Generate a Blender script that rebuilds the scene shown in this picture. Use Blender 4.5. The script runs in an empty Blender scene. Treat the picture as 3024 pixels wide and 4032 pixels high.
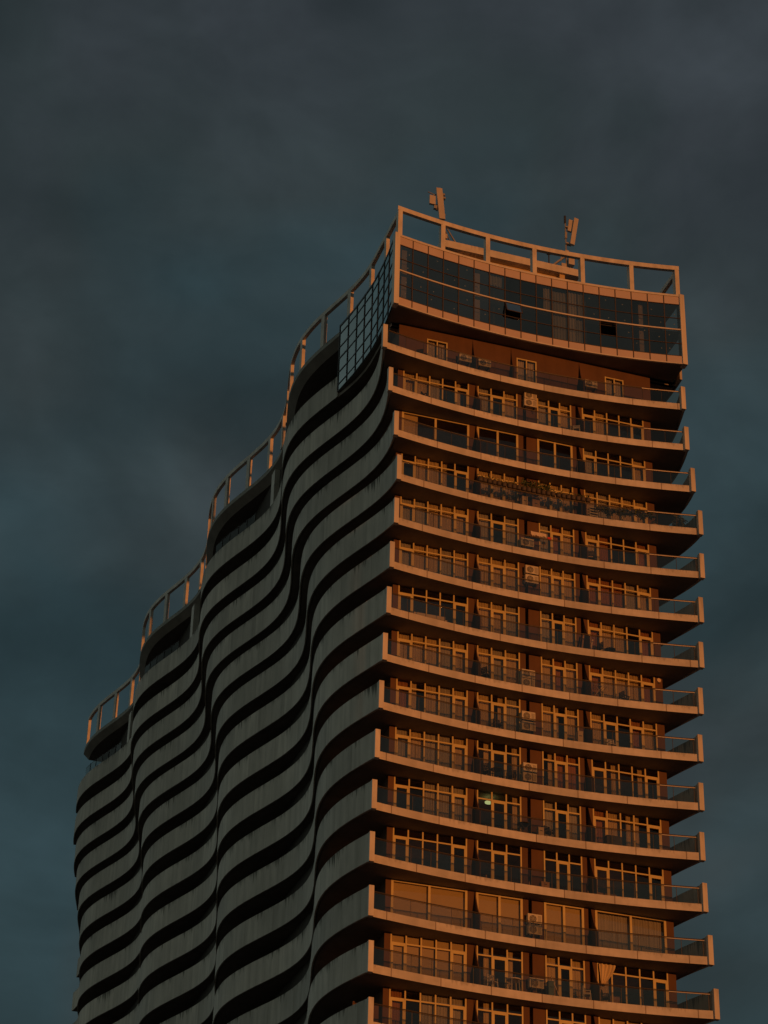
import bpy, bmesh, math, random
from mathutils import Matrix, Vector
PI = math.pi
random.seed(7)
scene = bpy.context.scene
COL = scene.collection

# ------------------------------------------------------------------ camera
CAM_H = 1.7
TH, RO = math.radians(31.768), math.radians(-1.55)
F_PX = 8970.0
cam_d = bpy.data.cameras.new('camera')
cam = bpy.data.objects.new('camera', cam_d)
COL.objects.link(cam)
X = Vector((1, 0, 0)); U = Vector((0, -math.sin(TH), math.cos(TH))); FW = Vector((0, math.cos(TH), math.sin(TH)))
R = math.cos(RO) * X - math.sin(RO) * U
UP = math.sin(RO) * X + math.cos(RO) * U
m = Matrix.Identity(4)
for k in range(3):
    m[k][0], m[k][1], m[k][2] = R[k], UP[k], -FW[k]
m[2][3] = CAM_H
cam.matrix_world = m
cam_d.sensor_fit = 'VERTICAL'; cam_d.sensor_height = 36.0
cam_d.lens = 36.0 * F_PX / 4032.0
cam_d.clip_start = 1.0; cam_d.clip_end = 6000.0
scene.camera = cam

# ------------------------------------------------------------------ frame of the tower: a along the front, b into depth
LP = Vector((1.018, 118.727, 0.0))
ALPHA = math.radians(17.3436)
ROOT_M = Matrix.Translation(LP) @ Matrix.Rotation(ALPHA, 4, 'Z')
H0 = 88.5626 + CAM_H          # underside of the slab line above the top balcony
FH = 3.2
def zf(i): return H0 - FH * i

# ------------------------------------------------------------------ light
SUN_EL = math.radians(3.0)
sl = Vector((0.276, -0.961, 0.0))
sw = (Matrix.Rotation(ALPHA, 3, 'Z') @ sl).normalized()
to_sun = Vector((sw.x * math.cos(SUN_EL), sw.y * math.cos(SUN_EL), math.sin(SUN_EL)))
sun_d = bpy.data.lights.new('sun', 'SUN')
sun_d.energy = 2.0 * 0.94; sun_d.color = (1.0, 0.318, 0.068); sun_d.angle = math.radians(0.5)
sun = bpy.data.objects.new('sun', sun_d); COL.objects.link(sun)
sun.rotation_euler = to_sun.to_track_quat('Z', 'Y').to_euler()
sun.location = (40, -60, 120)

HUE_LOC, VAL_LOC, WEST = (0.4, 5.6, 2.5), (4.8, 4.2, 3.1), 57.0
world = bpy.data.worlds.new('World'); scene.world = world
world.use_nodes = True
wn, wl = world.node_tree.nodes, world.node_tree.links
wn.clear()
w_out = wn.new('ShaderNodeOutputWorld'); w_bg = wn.new('ShaderNodeBackground')
sky = wn.new('ShaderNodeTexSky'); sky.sky_type = 'NISHITA'; sky.sun_disc = False
sky.sun_elevation = SUN_EL; sky.sun_rotation = math.atan2(to_sun.x, to_sun.y)
sky.air_density = 1.4; sky.dust_density = 2.0; sky.ozone_density = 2.0
tc = wn.new('ShaderNodeTexCoord')
def wnoise(scale, detail, rough, sc=(1, 1, 1), loc=(0, 0, 0)):
    mp = wn.new('ShaderNodeMapping'); mp.inputs['Scale'].default_value = sc; mp.inputs['Location'].default_value = loc
    wl.new(tc.outputs['Generated'], mp.inputs['Vector'])
    n = wn.new('ShaderNodeTexNoise'); n.inputs['Scale'].default_value = scale
    n.inputs['Detail'].default_value = detail; n.inputs['Roughness'].default_value = rough
    n.inputs['Distortion'].default_value = 0.35
    wl.new(mp.outputs['Vector'], n.inputs['Vector'])
    return n
def wramp(src, stops):
    q = wn.new('ShaderNodeValToRGB'); es = q.color_ramp.elements
    while len(es) < len(stops): es.new(0.5)
    for e_, (p_, c_) in zip(es, stops): e_.position = p_; e_.color = (*c_, 1)
    wl.new(src, q.inputs['Fac']); return q.outputs['Color']
# a lid of dusk cloud: slow drift between teal and mauve grey, with darker and paler billows on it
hn = wnoise(4.2, 3, 0.5, (1, 1, 1.2), HUE_LOC)
sep = wn.new('ShaderNodeSeparateXYZ'); wl.new(tc.outputs['Generated'], sep.inputs['Vector'])
hz = wn.new('ShaderNodeMath'); hz.operation = 'MULTIPLY_ADD'; hz.inputs[1].default_value = 0.75; hz.inputs[2].default_value = -0.405   # bluer low down, greyer overhead
wl.new(sep.outputs['Z'], hz.inputs[0])
hx = wn.new('ShaderNodeMath'); hx.operation = 'MULTIPLY_ADD'; hx.inputs[1].default_value = 0.55; wl.new(sep.outputs['X'], hx.inputs[0]); wl.new(hz.outputs[0], hx.inputs[2])
hs = wn.new('ShaderNodeMath'); hs.operation = 'ADD'; wl.new(hn.outputs['Fac'], hs.inputs[0]); wl.new(hx.outputs[0], hs.inputs[1])
hue = wramp(hs.outputs[0], [(0.36, (0.0225, 0.0425, 0.0490)), (0.50, (0.0285, 0.0392, 0.0415)), (0.62, (0.0340, 0.0415, 0.0475))])
val = wramp(wnoise(7.5, 4, 0.5, (1, 1, 1.5), VAL_LOC).outputs['Fac'], [(0.33, (0.70, 0.72, 0.72)), (0.50, (0.98, 0.98, 0.98)), (0.68, (1.38, 1.38, 1.40))])
mu = wn.new('ShaderNodeMix'); mu.data_type = 'RGBA'; mu.blend_type = 'MULTIPLY'; mu.inputs['Factor'].default_value = 1.0
fine = wramp(wnoise(17.0, 5, 0.6, (1, 1, 1.6), (2.0, 1.0, 6.0)).outputs['Fac'], [(0.34, (0.90, 0.90, 0.90)), (0.66, (1.11, 1.11, 1.11))])
mf = wn.new('ShaderNodeMix'); mf.data_type = 'RGBA'; mf.blend_type = 'MULTIPLY'; mf.inputs['Factor'].default_value = 1.0
wl.new(val, mf.inputs['A']); wl.new(fine, mf.inputs['B'])
wl.new(hue, mu.inputs['A']); wl.new(mf.outputs['Result'], mu.inputs['B'])
# the lid is thinner and paler in the west (left of the view), and brown with the low sun in the south
mr = wn.new('ShaderNodeMapRange'); mr.interpolation_type = 'SMOOTHSTEP'
mr.inputs['From Min'].default_value = -0.22; mr.inputs['From Max'].default_value = -0.95
mr.inputs['To Min'].default_value = 10.0; mr.inputs['To Max'].default_value = WEST
wl.new(sep.outputs['X'], mr.inputs['Value'])
c10 = wn.new('ShaderNodeVectorMath'); c10.operation = 'SCALE'      # x10: the Background strength is 0.1
warm = wn.new('ShaderNodeMapRange'); warm.data_type = 'FLOAT_VECTOR'; warm.interpolation_type = 'SMOOTHSTEP'   # and greyer there
for nm, v in (('From Min', (-0.22,) * 3), ('From Max', (-0.95,) * 3), ('To Min', (1, 1, 1)), ('To Max', (1.58, 1.0, 0.80))): [q for q in warm.inputs if q.name == nm and q.type == 'VECTOR'][0].default_value = v
xx = wn.new('ShaderNodeCombineXYZ')
for k_ in range(3): wl.new(sep.outputs['X'], xx.inputs[k_])
wl.new(xx.outputs['Vector'], [q for q in warm.inputs if q.name == 'Vector'][0])
mw = wn.new('ShaderNodeVectorMath'); mw.operation = 'MULTIPLY'
wl.new(mu.outputs['Result'], mw.inputs[0]); wl.new(warm.outputs['Vector'], mw.inputs[1])
so = wn.new('ShaderNodeMapRange'); so.data_type = 'FLOAT_VECTOR'; so.interpolation_type = 'SMOOTHSTEP'
for nm, v in (('From Min', (0.1,) * 3), ('From Max', (-0.6,) * 3), ('To Min', (1, 1, 1)), ('To Max', (1.14, 0.97, 0.74))): [q for q in so.inputs if q.name == nm and q.type == 'VECTOR'][0].default_value = v
yy = wn.new('ShaderNodeCombineXYZ')
for k_ in range(3): wl.new(sep.outputs['Y'], yy.inputs[k_])
wl.new(yy.outputs['Vector'], [q for q in so.inputs if q.name == 'Vector'][0])
ms = wn.new('ShaderNodeVectorMath'); ms.operation = 'MULTIPLY'
wl.new(mw.outputs['Vector'], ms.inputs[0]); wl.new(so.outputs['Vector'], ms.inputs[1])
wl.new(ms.outputs['Vector'], c10.inputs[0]); wl.new(mr.outputs['Result'], c10.inputs['Scale'])
mx = wn.new('ShaderNodeMix'); mx.data_type = 'RGBA'; mx.inputs['Factor'].default_value = 0.93
wl.new(sky.outputs['Color'], mx.inputs['A']); wl.new(c10.outputs['Vector'], mx.inputs['B'])
wl.new(mx.outputs['Result'], w_bg.inputs['Color'])
w_bg.inputs['Strength'].default_value = 0.1
wl.new(w_bg.outputs['Background'], w_out.inputs['Surface'])

scene.view_settings.view_transform = 'Standard'; scene.view_settings.look = 'None'
scene.view_settings.exposure = 0.0; scene.view_settings.gamma = 1.0
scene.cycles.max_bounces = 8; scene.cycles.transparent_max_bounces = 24

# ------------------------------------------------------------------ materials
def mat(name, color, rough=0.6, metal=0.0, spec=0.4):
    M = bpy.data.materials.new(name); M.use_nodes = True
    b = M.node_tree.nodes['Principled BSDF']
    b.inputs['Base Color'].default_value = (*color, 1); b.inputs['Roughness'].default_value = rough
    b.inputs['Metallic'].default_value = metal; b.inputs['Specular IOR Level'].default_value = spec
    return M
def nd(M, t, **kw):
    n = M.node_tree.nodes.new(t)
    for k, v in kw.items():
        if k in n.inputs: n.inputs[k].default_value = v
        else: setattr(n, k, v)
    return n
def lk(M, a, b): M.node_tree.links.new(a, b)
def ramp(M, src, stops):
    r = nd(M, 'ShaderNodeValToRGB'); es = r.color_ramp.elements
    while len(es) > len(stops): es.remove(es[-1])
    while len(es) < len(stops): es.new(0.5)
    for e_, (p, c) in zip(es, stops):
        e_.position = p; e_.color = (*c, 1) if len(c) == 3 else c
    lk(M, src, r.inputs['Fac']); return r
def mul(M, a, b, f=1.0):
    x = nd(M, 'ShaderNodeMix', data_type='RGBA', blend_type='MULTIPLY'); x.inputs['Factor'].default_value = f
    lk(M, a, x.inputs['A']); lk(M, b, x.inputs['B']); return x.outputs['Result']
def uvmap(M, scale, loc=(0, 0, 0)):
    t = nd(M, 'ShaderNodeTexCoord'); p = nd(M, 'ShaderNodeMapping')
    p.inputs['Scale'].default_value = scale; p.inputs['Location'].default_value = loc
    lk(M, t.outputs['UV'], p.inputs['Vector']); return p.outputs['Vector']
def objmap(M, scale):
    t = nd(M, 'ShaderNodeTexCoord'); p = nd(M, 'ShaderNodeMapping'); p.inputs['Scale'].default_value = scale
    lk(M, t.outputs['Object'], p.inputs['Vector']); return p.outputs['Vector']

def painted_concrete(name, base, streak=0.5, joint=0.0, groove=1.0):
    """White painted concrete; UV is (metres along, height 0..1). Rain streaks run down from the coping, joints are thin grooves."""
    M = mat(name, base, 0.75)
    bs = M.node_tree.nodes['Principled BSDF']
    # broad tonal patches and panel-to-panel differences
    n = nd(M, 'ShaderNodeTexNoise', Scale=1.0, Detail=4.0, Roughness=0.6); lk(M, uvmap(M, (0.5, 0.5, 1)), n.inputs['Vector'])
    r0 = ramp(M, n.outputs['Fac'], [(0.3, tuple(c * 0.80 for c in base)), (0.7, tuple(min(1, c * 1.10) for c in base))])
    col = r0.outputs['Color']
    # faint long vertical washes
    nb = nd(M, 'ShaderNodeTexNoise', Scale=1.0, Detail=3.0); lk(M, uvmap(M, (2.2, 0.25, 1)), nb.inputs['Vector'])
    rb = ramp(M, nb.outputs['Fac'], [(0.34, (0.72, 0.72, 0.70)), (0.60, (1, 1, 1))])
    col = mul(M, col, rb.outputs['Color'], 0.75 * min(1, streak + 0.25))
    # dark drips starting at the top edge
    ns = nd(M, 'ShaderNodeTexNoise', Scale=1.0, Detail=4.0, Roughness=0.7); lk(M, uvmap(M, (5.5, 0.35, 1), (3, 1, 0)), ns.inputs['Vector'])
    ng = nd(M, 'ShaderNodeTexNoise', Scale=1.0, Detail=1.0); lk(M, uvmap(M, (0.33, 0.02, 1), (9, 4, 0)), ng.inputs['Vector'])
    t = nd(M, 'ShaderNodeTexCoord'); s = nd(M, 'ShaderNodeSeparateXYZ'); lk(M, t.outputs['UV'], s.inputs['Vector'])
    h = nd(M, 'ShaderNodeMapRange'); h.inputs['From Min'].default_value = 0.25; h.inputs['From Max'].default_value = 1.0
    h.inputs['To Min'].default_value = -0.22; h.inputs['To Max'].default_value = 0.10; lk(M, s.outputs['Y'], h.inputs['Value'])
    a1 = nd(M, 'ShaderNodeMath', operation='ADD'); lk(M, ns.outputs['Fac'], a1.inputs[0]); lk(M, h.outputs['Result'], a1.inputs[1])
    g = nd(M, 'ShaderNodeMapRange'); g.inputs['From Min'].default_value = 0.35; g.inputs['From Max'].default_value = 0.75
    g.inputs['To Min'].default_value = -0.17; g.inputs['To Max'].default_value = 0.13; lk(M, ng.outputs['Fac'], g.inputs['Value'])
    a2 = nd(M, 'ShaderNodeMath', operation='ADD'); lk(M, a1.outputs[0], a2.inputs[0]); lk(M, g.outputs['Result'], a2.inputs[1])
    rs = ramp(M, a2.outputs[0], [(0.53, (1, 1, 1)), (0.68, (0.16, 0.16, 0.13))])
    col = mul(M, col, rs.outputs['Color'], streak)
    if joint > 0:
        fr = nd(M, 'ShaderNodeMath', operation='FRACT')
        dv = nd(M, 'ShaderNodeMath', operation='DIVIDE'); dv.inputs[1].default_value = joint
        lk(M, s.outputs['X'], dv.inputs[0]); lk(M, dv.outputs[0], fr.inputs[0])
        rj = ramp(M, fr.outputs[0], [(0.0, (0.40, 0.34, 0.30)), (0.014, (0.40, 0.34, 0.30)), (0.022, (1, 1, 1))])
        col = mul(M, col, rj.outputs['Color'], groove)
        fl = nd(M, 'ShaderNodeMath', operation='FLOOR'); lk(M, dv.outputs[0], fl.inputs[0])
        wnz = nd(M, 'ShaderNodeTexWhiteNoise', noise_dimensions='1D'); lk(M, fl.outputs[0], wnz.inputs['W'])
        rw = ramp(M, wnz.outputs['Value'], [(0, (0.84, 0.84, 0.84)), (1, (1.02, 1.02, 1.02))])
        col = mul(M, col, rw.outputs['Color'], 1.0)
    oi = nd(M, 'ShaderNodeObjectInfo'); ro = ramp(M, oi.outputs['Random'], [(0, (0.88, 0.88, 0.88)), (1, (1.06, 1.05, 1.04))])   # storeys repainted at different times
    col = mul(M, col, ro.outputs['Color'], 1.0)
    lk(M, col, bs.inputs['Base Color'])
    nz = nd(M, 'ShaderNodeTexNoise', Scale=14.0, Detail=3.0); lk(M, uvmap(M, (1, 1.7, 1)), nz.inputs['Vector'])
    bp = nd(M, 'ShaderNodeBump', Strength=0.08, Distance=0.02); lk(M, nz.outputs['Fac'], bp.inputs['Height']); lk(M, bp.outputs['Normal'], bs.inputs['Normal'])
    return M

def noisy(name, base, rough=0.7, var=0.25, sc=1.2, metal=0.0):
    M = mat(name, base, rough, metal)
    bs = M.node_tree.nodes['Principled BSDF']
    n = nd(M, 'ShaderNodeTexNoise', Scale=1.0, Detail=5.0, Roughness=0.65); lk(M, objmap(M, (sc, sc, sc * 0.5)), n.inputs['Vector'])
    r = ramp(M, n.outputs['Fac'], [(0.3, tuple(c * (1 - var) for c in base)), (0.7, tuple(min(1, c * (1 + var)) for c in base))])
    lk(M, r.outputs['Color'], bs.inputs['Base Color'])
    return M

def thin_glass(name, tint, refl=1.0, rough=0.02):
    """A thin clear sheet: light passes straight through with a tint, and the surface mirrors by the angle."""
    M = bpy.data.materials.new(name); M.use_nodes = True
    nt = M.node_tree; nt.nodes.clear()
    o = nd(M, 'ShaderNodeOutputMaterial'); mx_ = nd(M, 'ShaderNodeMixShader')
    tr = nd(M, 'ShaderNodeBsdfTransparent'); tr.inputs['Color'].default_value = (*tint, 1)
    gl = nd(M, 'ShaderNodeBsdfGlossy'); gl.inputs['Roughness'].default_value = rough; gl.inputs['Color'].default_value = (0.99, 0.99, 0.94, 1)
    fr = nd(M, 'ShaderNodeFresnel', IOR=1.5)
    ge = nd(M, 'ShaderNodeNewGeometry'); io = nd(M, 'ShaderNodeMath', operation='MULTIPLY_ADD')     # a single sheet mirrors alike from both sides
    io.inputs[1].default_value = 1/1.5 - 1.5; io.inputs[2].default_value = 1.5
    lk(M, ge.outputs['Backfacing'], io.inputs[0]); lk(M, io.outputs[0], fr.inputs['IOR'])
    mt = nd(M, 'ShaderNodeMath', operation='MULTIPLY'); mt.inputs[1].default_value = refl; mt.use_clamp = True
    lk(M, fr.outputs[0], mt.inputs[0]); lk(M, mt.outputs[0], mx_.inputs[0])
    lk(M, tr.outputs[0], mx_.inputs[1]); lk(M, gl.outputs[0], mx_.inputs[2]); lk(M, mx_.outputs[0], o.inputs['Surface'])
    return M

def curtain_mat(name, base, trans=0.25):
    M = mat(name, base, 0.9, 0, 0.1)
    bs = M.node_tree.nodes['Principled BSDF']
    w = nd(M, 'ShaderNodeTexNoise', Scale=1.0, Detail=3.0); lk(M, objmap(M, (9, 9, 0.25)), w.inputs['Vector'])
    r = ramp(M, w.outputs['Fac'], [(0.3, tuple(c * 0.74 for c in base)), (0.7, base)])
    lk(M, r.outputs['Color'], bs.inputs['Base Color'])
    return M

WHITE = (0.62, 0.585, 0.53)
M_PARAPET = painted_concrete('parapet_paint', (0.60, 0.55, 0.48), 1.0, 3.3, 0.35)
M_FASCIA = painted_concrete('fascia_paint', (0.62, 0.585, 0.55), 0.30, 3.05)
M_FIN = painted_concrete('fin_paint', (0.64, 0.60, 0.55), 0.25)
M_ROOFEDGE = painted_concrete('roof_edge_paint', (0.32, 0.31, 0.27), 1.0, 0)
M_POST = noisy('pergola_paint', (0.56, 0.52, 0.47), 0.75, 0.22, 1.5)
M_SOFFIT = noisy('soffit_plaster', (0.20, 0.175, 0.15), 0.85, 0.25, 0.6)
M_BROWN = noisy('brown_render', (0.104, 0.053, 0.029), 0.85, 0.18, 0.8)
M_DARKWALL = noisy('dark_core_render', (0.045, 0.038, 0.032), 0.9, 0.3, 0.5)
M_FLOOR = noisy('balcony_floor_tile', (0.26, 0.23, 0.20), 0.7)
M_FRAME = noisy('honey_window_frame', (0.52, 0.42, 0.18), 0.45, 0.10, 2.0)
M_BLACKF = mat('dark_mullion', (0.055, 0.042, 0.036), 0.4)
M_RAIL_GLINT = mat('rail_glint', (0.62, 0.56, 0.50), 0.4, 0.3)
M_DARKRAIL = mat('dark_rail_line', (0.06, 0.05, 0.045), 0.45, 0.3)
M_GLASS = thin_glass('railing_glass', (0.72, 0.72, 0.66), 3.4)
M_PANE = thin_glass('window_glass', (0.74, 0.74, 0.70), 2.6)
M_CW = thin_glass('tinted_glass', (0.52, 0.56, 0.53), 7.0)
M_CWS = thin_glass('side_tinted_glass', (0.45, 0.50, 0.50), 2.6)
M_TERR = thin_glass('terrace_glass', (0.45, 0.5, 0.5), 0.35)
M_PANEL = noisy('spandrel_panel', (0.50, 0.41, 0.38), 0.35, 0.06, 0.7)
M_ROOM = noisy('room_wall', (0.34, 0.22, 0.14), 0.9)
M_CEIL = noisy('room_ceiling', (0.55, 0.45, 0.36), 0.9)
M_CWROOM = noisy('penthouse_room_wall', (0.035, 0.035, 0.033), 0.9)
M_CUR = curtain_mat('honey_curtain', (0.66, 0.52, 0.30))
M_CURG = curtain_mat('grey_sheer_curtain', (0.50, 0.47, 0.43))
M_CURR = curtain_mat('russet_curtain', (0.42, 0.20, 0.10))
M_CURW = curtain_mat('pale_curtain', (0.66, 0.60, 0.56))
M_BLIND = noisy('ochre_blind', (0.62, 0.48, 0.26), 0.85, 0.05, 0.5)
M_AC = noisy('ac_casing_paint', (0.50, 0.455, 0.35), 0.5, 0.06, 3.0)
M_GRILLE = mat('ac_grille_dark', (0.10, 0.09, 0.08), 0.6)
M_DARKP = mat('dark_plastic', (0.035, 0.032, 0.03), 0.6)
M_WHITEP = mat('white_plastic', (0.60, 0.58, 0.54), 0.5)
M_WOOD = noisy('timber', (0.32, 0.20, 0.10), 0.6, 0.3, 4)
M_LEAF = noisy('leaf_green', (0.075, 0.095, 0.03), 0.6, 0.45, 9)
M_POT = mat('dark_pot', (0.07, 0.055, 0.045), 0.7)
M_TERRA = mat('pale_pot', (0.55, 0.38, 0.26), 0.7)
M_RED = mat('red_cloth', (0.55, 0.03, 0.02), 0.85)
M_CLOTH = mat('cream_cloth', (0.60, 0.50, 0.38), 0.9)
M_BLUE = mat('blue_plastic', (0.05, 0.13, 0.20), 0.5)
M_ANT = noisy('antenna_radome', (0.42, 0.385, 0.35), 0.5, 0.10, 2)
M_STEEL = noisy('galvanised_steel', (0.30, 0.28, 0.26), 0.5, 0.2, 5, 0.5)
M_STICKER = mat('pane_sticker', (0.75, 0.75, 0.70), 0.6)
M_ROOFYEL = noisy('ochre_rooftop_wall', (0.50, 0.36, 0.17), 0.8, 0.15, 1)
M_GROUND = noisy('ground_asphalt', (0.10, 0.095, 0.09), 0.9, 0.3, 0.1)
M_LAMP = bpy.data.materials.new('lit_lamp'); M_LAMP.use_nodes = True
_b = M_LAMP.node_tree.nodes['Principled BSDF']
_b.inputs['Emission Color'].default_value = (0.75, 0.85, 0.35, 1); _b.inputs['Emission Strength'].default_value = 0.7

# ------------------------------------------------------------------ mesh helpers
class MB:
    def __init__(s): s.v = []; s.f = []; s.uv = []; s.mi = []; s.cur = 0
    def face(s, pts, uvs=None):
        n = len(s.v); s.v += [tuple(p) for p in pts]; s.f.append(tuple(range(n, n + len(pts)))); s.mi.append(s.cur)
        s.uv.append(uvs or [(p[0] + 0.37 * p[1], p[2]) for p in pts])
    def box(s, x0, x1, y0, y1, z0, z1):
        P = lambda i, j, k: ((x0, x1)[i], (y0, y1)[j], (z0, z1)[k])
        def q(a, b, c, d, ua, ub):
            s.face([a, b, c, d], [(ua, 0), (ub, 0), (ub, 1), (ua, 1)])
        q(P(0,0,0), P(1,0,0), P(1,0,1), P(0,0,1), x0, x1); q(P(1,1,0), P(0,1,0), P(0,1,1), P(1,1,1), x1, x0)
        q(P(0,1,0), P(0,0,0), P(0,0,1), P(0,1,1), y1, y0); q(P(1,0,0), P(1,1,0), P(1,1,1), P(1,0,1), y0, y1)
        q(P(0,0,1), P(1,0,1), P(1,1,1), P(0,1,1), x0, x1); q(P(0,1,0), P(1,1,0), P(1,0,0), P(0,0,0), x0, x1)
    def bar(s, p, q, w, d, up=(0, 0, 1)):
        """A rectangular bar from p to q: width w across, depth d along up."""
        p, q = Vector(p), Vector(q); t = (q - p)
        L = t.length
        if L < 1e-6: return
        t /= L; u = Vector(up)
        sd = t.cross(u)
        if sd.length < 1e-4: sd = t.cross(Vector((1, 0, 0)))
        sd.normalize(); u = sd.cross(t).normalized()
        o = [(-w/2, -d/2), (w/2, -d/2), (w/2, d/2), (-w/2, d/2)]
        A = [p + sd * a + u * b for a, b in o]; B = [q + sd * a + u * b for a, b in o]
        for k in range(4):
            j = (k + 1) % 4; s.face([A[k], A[j], B[j], B[k]])
        s.face([A[3], A[2], A[1], A[0]]); s.face(B)
    def tube(s, pts, r, n=8):
        pts = [Vector(p) for p in pts]; rings = []
        for i, p in enumerate(pts):
            t = (pts[min(i + 1, len(pts) - 1)] - pts[max(i - 1, 0)]).normalized()
            a = t.cross(Vector((0, 0, 1)))
            if a.length < 1e-3: a = t.cross(Vector((1, 0, 0)))
            a.normalize(); b = a.cross(t)
            rr = r[i] if isinstance(r, (list, tuple)) else r
            rings.append([p + (a * math.cos(2*PI*k/n) + b * math.sin(2*PI*k/n)) * rr for k in range(n)])
        for i in range(len(rings) - 1):
            for k in range(n):
                j = (k + 1) % n; s.face([rings[i][j], rings[i][k], rings[i+1][k], rings[i+1][j]])
        s.face(rings[0]); s.face(rings[-1][::-1])
    def lathe(s, prof, c, n=14):
        cx, cy, cz = c
        R_ = [[(cx + r * math.cos(2*PI*k/n), cy + r * math.sin(2*PI*k/n), cz + z) for k in range(n)] for r, z in prof]
        for i in range(len(R_) - 1):
            for k in range(n):
                j = (k + 1) % n; s.face([R_[i][k], R_[i][j], R_[i+1][j], R_[i+1][k]])
        s.face(R_[0][::-1]); s.face(R_[-1])
    def sweep(s, prof_pts, uvh=True, closed_ends=True, u0=0.0):
        """prof_pts: a list of cross sections (each the same number of 3-D points, a closed loop)."""
        u = u0
        for i in range(len(prof_pts) - 1):
            A, B = prof_pts[i], prof_pts[i + 1]; n = len(A)
            du = (Vector(B[0]) - Vector(A[0])).length
            zs = [p[2] for p in A]; z0, z1 = min(zs), max(zs); dz = max(1e-6, z1 - z0)
            for k in range(n):
                j = (k + 1) % n
                s.face([A[k], A[j], B[j], B[k]], [(u, (A[k][2]-z0)/dz), (u, (A[j][2]-z0)/dz), (u + du, (B[j][2]-z0)/dz), (u + du, (B[k][2]-z0)/dz)])
            u += du
        if closed_ends:
            s.face(prof_pts[0][::-1]); s.face(prof_pts[-1])
    def mesh(s, name, mats, smooth=False):
        me = bpy.data.meshes.new(name); me.from_pydata(s.v, [], s.f)
        uv = me.uv_layers.new(name='UVMap'); k = 0; flat = [c for q in s.uv for c in q]
        uv.data.foreach_set('uv', [c for p in flat for c in p])
        if not isinstance(mats, (list, tuple)): mats = [mats]
        for M in mats: me.materials.append(M)
        me.polygons.foreach_set('material_index', s.mi)
        bm = bmesh.new(); bm.from_mesh(me); bmesh.ops.remove_doubles(bm, verts=bm.verts, dist=1e-5)
        bmesh.ops.recalc_face_normals(bm, faces=bm.faces); bm.to_mesh(me); bm.free()
        if smooth:
            me.polygons.foreach_set('use_smooth', [True] * len(me.polygons))
            try: me.set_sharp_from_angle(angle=math.radians(35))
            except Exception: pass
        me.update(); return me
    def build(s, name, mats, parent, smooth=False, loc=(0, 0, 0), label=None):
        return put(name, s.mesh(name, mats, smooth), parent, loc, label)

def put(name, me, parent, loc=(0, 0, 0), label=None):
    o = bpy.data.objects.new(name, me); COL.objects.link(o); o.parent = parent; o.location = loc
    if label: o['label'] = label
    return o
def thing(name, label, cat, a, b, z, rot=0.0, group=None):
    """An Empty at the thing's base, given in the tower's own frame."""
    o = bpy.data.objects.new(name, None); COL.objects.link(o); o.empty_display_size = 0.3
    o.location = ROOT_M @ Vector((a, b, z)); o.rotation_euler = (0, 0, ALPHA + rot)
    o['label'] = label; o['category'] = cat
    if group: o['group'] = group
    return o
def clone(root, label, a, b, z, rot=0.0):
    r = root.copy(); COL.objects.link(r); r.location = ROOT_M @ Vector((a, b, z)); r.rotation_euler = (0, 0, ALPHA + rot)
    r['label'] = label
    for ch in list(root.children):
        c = ch.copy(); COL.objects.link(c); c.parent = r
        for g in list(ch.children):
            d = g.copy(); COL.objects.link(d); d.parent = c
    return r

# ------------------------------------------------------------------ plan curves of the tower
LAM, AMP, M0, M1, S_END = 21.6, 1.03, -1.40, -0.027, 85.0
CT = {-2: 17.2, -1: 17.0, 0: 16.7, 1: 16.4, 2: 14.9, 3: 13.1, 4: 10.8, 5: 8.9, 6: 7.6, 7: 7.0, 8: 6.3, 9: 5.7, 10: 5.1, 11: 4.7, 12: 4.5, 13: 4.65, 14: 4.9, 15: 5.2, 16: 5.8, 17: 6.6, 18: 7.6}
def wave(c, s): return M0 + M1 * s - AMP * math.cos(2 * PI * (s - c) / LAM)
def a_left(i, s):
    c = CT.get(i, 8.0 + 3 * math.sin(i * 0.5))
    if i <= 0 and s < c - LAM / 2:                      # the top storeys run straight to the corner
        return wave(c, c - LAM / 2) - M1 * (c - LAM / 2 - s) * 0 - 0.045 * max(0, (c - LAM/2 - s) - 4.0) ** 1.5
    return wave(c, s)
ROFF = {1: 20.98, 2: 20.62, 10: 20.5, 11: 20.52, 12: 20.58, 13: 20.68, 14: 20.76, 15: 20.82, 16: 20.85}
def a_right(i, s): return a_left(i, s) + (20.42 + (ROFF.get(i, 20.42) - 20.42) * max(0.0, 1 - s / 20.0))
def arc(a): return 0.62 - 0.0098 * (a - 8.7) ** 2
def lin(a, b, n): return [a + (b - a) * k / (n - 1) for k in range(n)]
WALL_B = 1.55
SS = lin(0, S_END, 171)

tower = bpy.data.objects.new('apartment_tower', None); COL.objects.link(tower)
tower.matrix_world = ROOT_M
tower['label'] = 'tall residential tower with a wavy balconied side and an orange sunlit front'
tower['category'] = 'building'

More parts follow.
